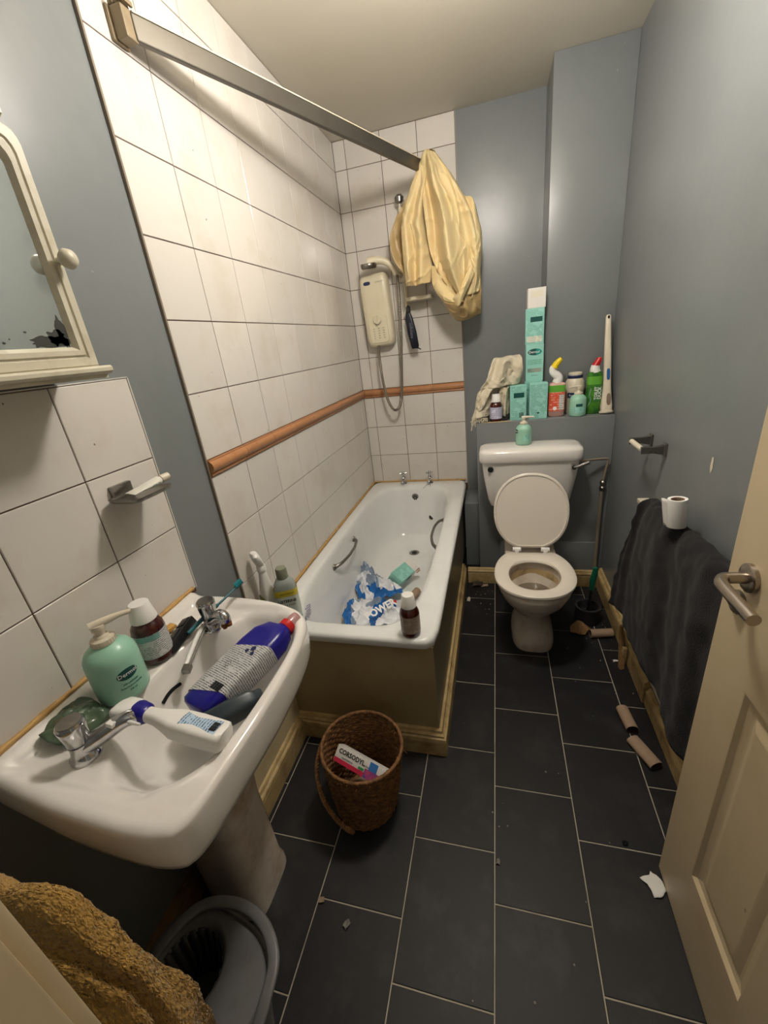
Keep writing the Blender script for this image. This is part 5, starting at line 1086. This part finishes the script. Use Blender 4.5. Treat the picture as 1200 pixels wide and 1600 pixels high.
scrap('paper_scrap', 0.875, 0.520, 0.007, 1.4, M['greyplastic'], 'tiny white crumb on a floor joint in the middle of the floor', 'scrap', 4)
scrap('paper_scrap', 0.800, 2.02, 0.022, 0.3, M['card'], 'pale cardboard scrap against the skirting left of the toilet', 'scrap', 5, asp=0.5)
scrap('paper_scrap', 0.712, 1.86, 0.020, 1.5, M['beigecloth'], 'pale torn scrap beside the bath plinth left of the toilet', 'scrap', 6, asp=0.45)
scrap('paper_scrap', 1.405, 1.43, 0.014, 0.1, M['paper'], 'small white scrap beside the leaning batten', 'scrap', 7, asp=0.4)
scrap('paper_scrap', 1.245, 0.64, 0.008, 0.1, M['black'], 'small black crumb on the floor near the open door', 'scrap', 8)
scrap('dust_clump', 0.755, 2.03, 0.035, 0.1, mat('dust',(64,54,44),0.95), 'dark dust clump in the corner by the bath and back skirting', 'dust', 9, h=0.014)
cb_ = MB()
for k in range(60):
    x, y_ = random.choice([(random.uniform(0.70,0.85),random.uniform(1.7,2.05)),(random.uniform(0.4,1.4),random.uniform(0.1,1.2)),(random.uniform(1.25,1.44),random.uniform(1.2,2.0)),(random.uniform(1.2,1.44),random.uniform(0.6,2.0))])
    if 0.9 < x < 1.2 and 1.3 < y_ : continue
    if x < 0.70 and y_ > 0.8: continue
    r0 = random.uniform(0.0012,0.0035); cb_.lathe([(r0,0),(r0*0.8,r0*0.7),(r0*0.2,r0)], 6, (x,y_,0.0003))
q = cb_.build('floor_crumbs', mat('pale_crumbs',(150,144,134),0.8), None); tag(q, 'pale crumbs and grit scattered over the dark floor tiles', 'crumbs', kind='stuff')

# wicker basket
wk = empty('wicker_basket', (0.429,0.630,0.0), rot=(math.radians(-2),math.radians(3),0), label='round brown wicker waste basket standing before the bath end', cat='basket')
Rb, Rt, Hh, NR = 0.100, 0.132, 0.265, 24
bk = MB()
for k in range(NR):
    z = 0.006+Hh*k/(NR-1)*0.97; R0 = Rb+(Rt-Rb)*(z/Hh)**0.8; n_ = 110
    mm = []
    for j in range(n_):
        a = 2*PI*j/n_; wob = 0.0022*math.sin(a*26+PI*k)+0.0015*nz((math.cos(a)*2,math.sin(a)*2,k*0.3),1,1)
        c_ = Vector(((R0+wob)*math.cos(a),(R0+wob)*math.sin(a), z+0.001*math.sin(a*26+k))); ro = Vector((math.cos(a),math.sin(a),0))
        mm.append([c_+ro*(0.0044*math.cos(t))+Vector((0,0,0.0060*math.sin(t))) for t in [2*PI*i/6 for i in range(6)]])
    bk.rings(mm+[mm[0]], True, False, False)
bk.build('woven_wall', M['basket'], wk, smooth=60)
MB().lathe([(Rb,0.004),(Rb*0.5,0.006),(0.001,0.006)], 40, cap0=False).build('bottom', M['basket'], wk)
rm = MB(); mm = []
for i in range(300):
    a = 2*PI*i/300
    mm.append(Vector(((Rt+0.001)*math.cos(a)+0.003*math.cos(a*60)*math.cos(a), (Rt+0.001)*math.sin(a)+0.003*math.cos(a*60)*math.sin(a), Hh+0.003*math.sin(a*60))))
rm.tube(mm+[mm[0]], 0.0042, 7, caps=False)
mm = [Vector(((Rt+0.001)*math.cos(-a_), (Rt+0.001)*math.sin(-a_), Hh+0.001)) for a_ in [2*PI*i/90 for i in range(91)]]; rm.tube(mm, 0.0055, 7, caps=False)
rm.build('rim', M['basket'], wk, smooth=60)
# fallen handle
hpth = [(-0.128,0.03,0.262),(-0.140,-0.02,0.240),(-0.132,-0.08,0.205),(-0.095,-0.130,0.165),(-0.050,-0.155,0.130),(-0.010,-0.165,0.105),(0.010,-0.166,0.098)]
pts = crom([Vector(p) for p in hpth], 18); hh = MB()
for s0 in range(3):
    tw_ = [p+Vector((0.0045*math.cos(i*0.9+s0*2.1),0.0045*math.sin(i*0.9+s0*2.1)*0.6,0.0045*math.sin(i*0.9+s0*2.1))) for i, p in enumerate(pts)]
    hh.tube(tw_, 0.0042, 6)
hh.build('fallen_handle', M['basket'], wk, smooth=60)
ws = MB()
for k in range(34):
    a = random.choice([random.uniform(-0.1,0.9), random.uniform(0,2*PI), random.uniform(-2.2,-1.2)]); z = Hh-random.uniform(0,0.03)
    p = Vector(((Rt+0.002)*math.cos(a),(Rt+0.002)*math.sin(a),z)); dq = Vector((random.uniform(-1,1),random.uniform(-1,1),random.uniform(-0.8,0.9)))*0.022
    ws.tube([p,p+dq*0.5+Vector((0,0,0.002)),p+dq], 0.0011, 4)
q = ws.build('frayed_ends', M['basket'], wk); q['kind'] = 'stuff'
cx_ = empty('toothpaste_carton', (0.340,0.664,0.178), rot=axes((0.93,-0.30,-0.05), (-0.15,-0.75,-0.62)), label='white and pink toothpaste carton lying in the wicker basket', cat='box')
MB().box((-0.021,-0.018,0.0),(0.021,0.018,0.158),0.001).build('carton_body', M['whitecard'], cx_, smooth=30)
MB().box((0.0105,-0.0186,0.001),(0.0216,0.0182,0.105)).build('pink_band', mat('pink_print',(196,44,76),0.4), cx_)
MB().box((0.000,-0.0187,0.100),(0.0218,0.0183,0.1585)).build('purple_end', mat('purple_blue_print',(84,74,150),0.4,dirt=(200,80,120),dscale=45,damt=0.9,dlo=0.4,dhi=0.6), cx_)
MB().box((-0.0208,-0.0188,0.110),(0.000,-0.0175,0.135)).build('blue_patch', mat('blue_patch',(60,120,190),0.4), cx_)
cx_.scale = (1.22,1.22,1.22)
text('lettering', 'CORSODYL', 0.0165, M['ink'], cx_, (-0.008,-0.0190,0.052), rot=(PI/2,-PI/2,0), bold=0.0004, sx=1.0)
text('lettering', 'TOOTHPASTE', 0.0060, M['ink'], cx_, (0.006,-0.0190,0.042), rot=(PI/2,-PI/2,0))
MB().box((0.003,-0.0190,0.080),(0.009,-0.0182,0.098)).build('green_patch', mat('green_patch',(60,150,90),0.4), cx_)
text('lettering', 'ULTRA', 0.006, M['ink'], cx_, (-0.004,-0.0190,0.102), rot=(PI/2,-PI/2,0))
tp2 = MB().sheet([[(0.38,0.56,0.09),(0.43,0.54,0.12),(0.50,0.56,0.10)],[(0.39,0.60,0.11),(0.45,0.60,0.122),(0.52,0.60,0.115)],[(0.40,0.64,0.09),(0.46,0.64,0.11),(0.51,0.63,0.10)]], 20, 20, lambda u,v,p:(0,0,0.02*nz(p,40)-0.035)).build('crumpled_wrapper', M['baghite'], None, smooth=50, solid=0.001); tag(tp2, 'crumpled white wrapper in the basket under the carton', 'wrapper')
tp3 = MB().sheet([[(0.38,0.58,0.02),(0.44,0.55,0.03),(0.50,0.58,0.02)],[(0.37,0.63,0.05),(0.44,0.63,0.085),(0.51,0.63,0.05)],[(0.38,0.68,0.02),(0.44,0.70,0.04),(0.50,0.68,0.02)]], 20, 20, lambda u,v,p:(0,0,0.02*nz(p,40,5))).build('crumpled_tissue', M['card'], None, smooth=50, solid=0.001); tag(tp3, 'crumpled brown paper at the bottom of the wicker basket', 'paper')

# mop bucket
bu = empty('mop_bucket', (0.272,0.046,0.0), rot=(0,0,math.radians(-12)), label='grey mop bucket with a slotted wringer and carrying handle under the basin', cat='bucket')
def ov_(hx, hy, z, n=56, e=2.4): return sel(hx, hy, e, n, 0, 0, z)
MB().rings([ov_(0.090,0.072,0.0),ov_(0.096,0.078,0.004),ov_(0.138,0.102,0.262),ov_(0.150,0.112,0.266),ov_(0.152,0.114,0.278),ov_(0.146,0.108,0.282),ov_(0.136,0.100,0.276),ov_(0.094,0.076,0.010)], True, True, True).build('pail', M['bucket'], bu, smooth=40)
wr_ = MB()
def cr_(r, z, cx=-0.045): return [Vector((cx+r*math.cos(2*PI*j/56), r*math.sin(2*PI*j/56), z)) for j in range(56)]
wr_.rings([ov_(0.142,0.104,0.281),ov_(0.138,0.100,0.286),cr_(0.083,0.284),cr_(0.076,0.280),cr_(0.071,0.268),cr_(0.068,0.262)], True, False, False)
wr_.build('wringer_deck', M['bucket'], bu, smooth=40)
sl = MB()
for k in range(22):
    a0 = 2*PI*k/22; a1 = a0+2*PI/22*0.62
    sl.rings([[Vector((-0.045+r*math.cos(a), r*math.sin(a), z)) for a in (a0,(a0+a1)/2,a1)] for r, z in [(0.069,0.268),(0.062,0.225),(0.052,0.18),(0.040,0.15)]], False)
so = sl.build('wringer_slats', mat('dark_bucket_grey',(64,64,64),0.5), bu, solid=0.003, smooth=60); so['kind'] = 'stuff'
MB().lathe([(0.040,0.15),(0.001,0.148)], 30, (-0.045,0,0), cap0=False).build('wringer_base', mat('dark_bucket_base',(50,50,50),0.5), bu)
hb2 = [(-0.10,-0.095,0.285),(-0.120,-0.02,0.298),(-0.095,0.075,0.304),(-0.02,0.118,0.306),(0.065,0.120,0.304),(0.128,0.085,0.300),(0.150,0.030,0.292),(0.156,-0.020,0.270),(0.158,-0.060,0.225),(0.150,-0.095,0.17)]
def flat_tube(mb, pts, a_, b_):
    P_ = crom([Vector(p) for p in pts], 8); rs = []
    for i in range(len(P_)):
        T_ = (P_[min(i+1,len(P_)-1)]-P_[max(i-1,0)]).normalized(); s1 = T_.cross(Vector((0,0,1))).normalized(); u1 = s1.cross(T_)
        rs.append([P_[i]+s1*(a_*p.x)+u1*(b_*p.y) for p in sel(1,1,4,16)])
    return mb.rings(rs, True)
flat_tube(MB(), hb2[:8], 0.012, 0.006).build('handle', M['bucket'], bu, smooth=50)
flat_tube(MB(), hb2[6:], 0.007, 0.005).build('handle_arm', M['bucket'], bu, smooth=50)
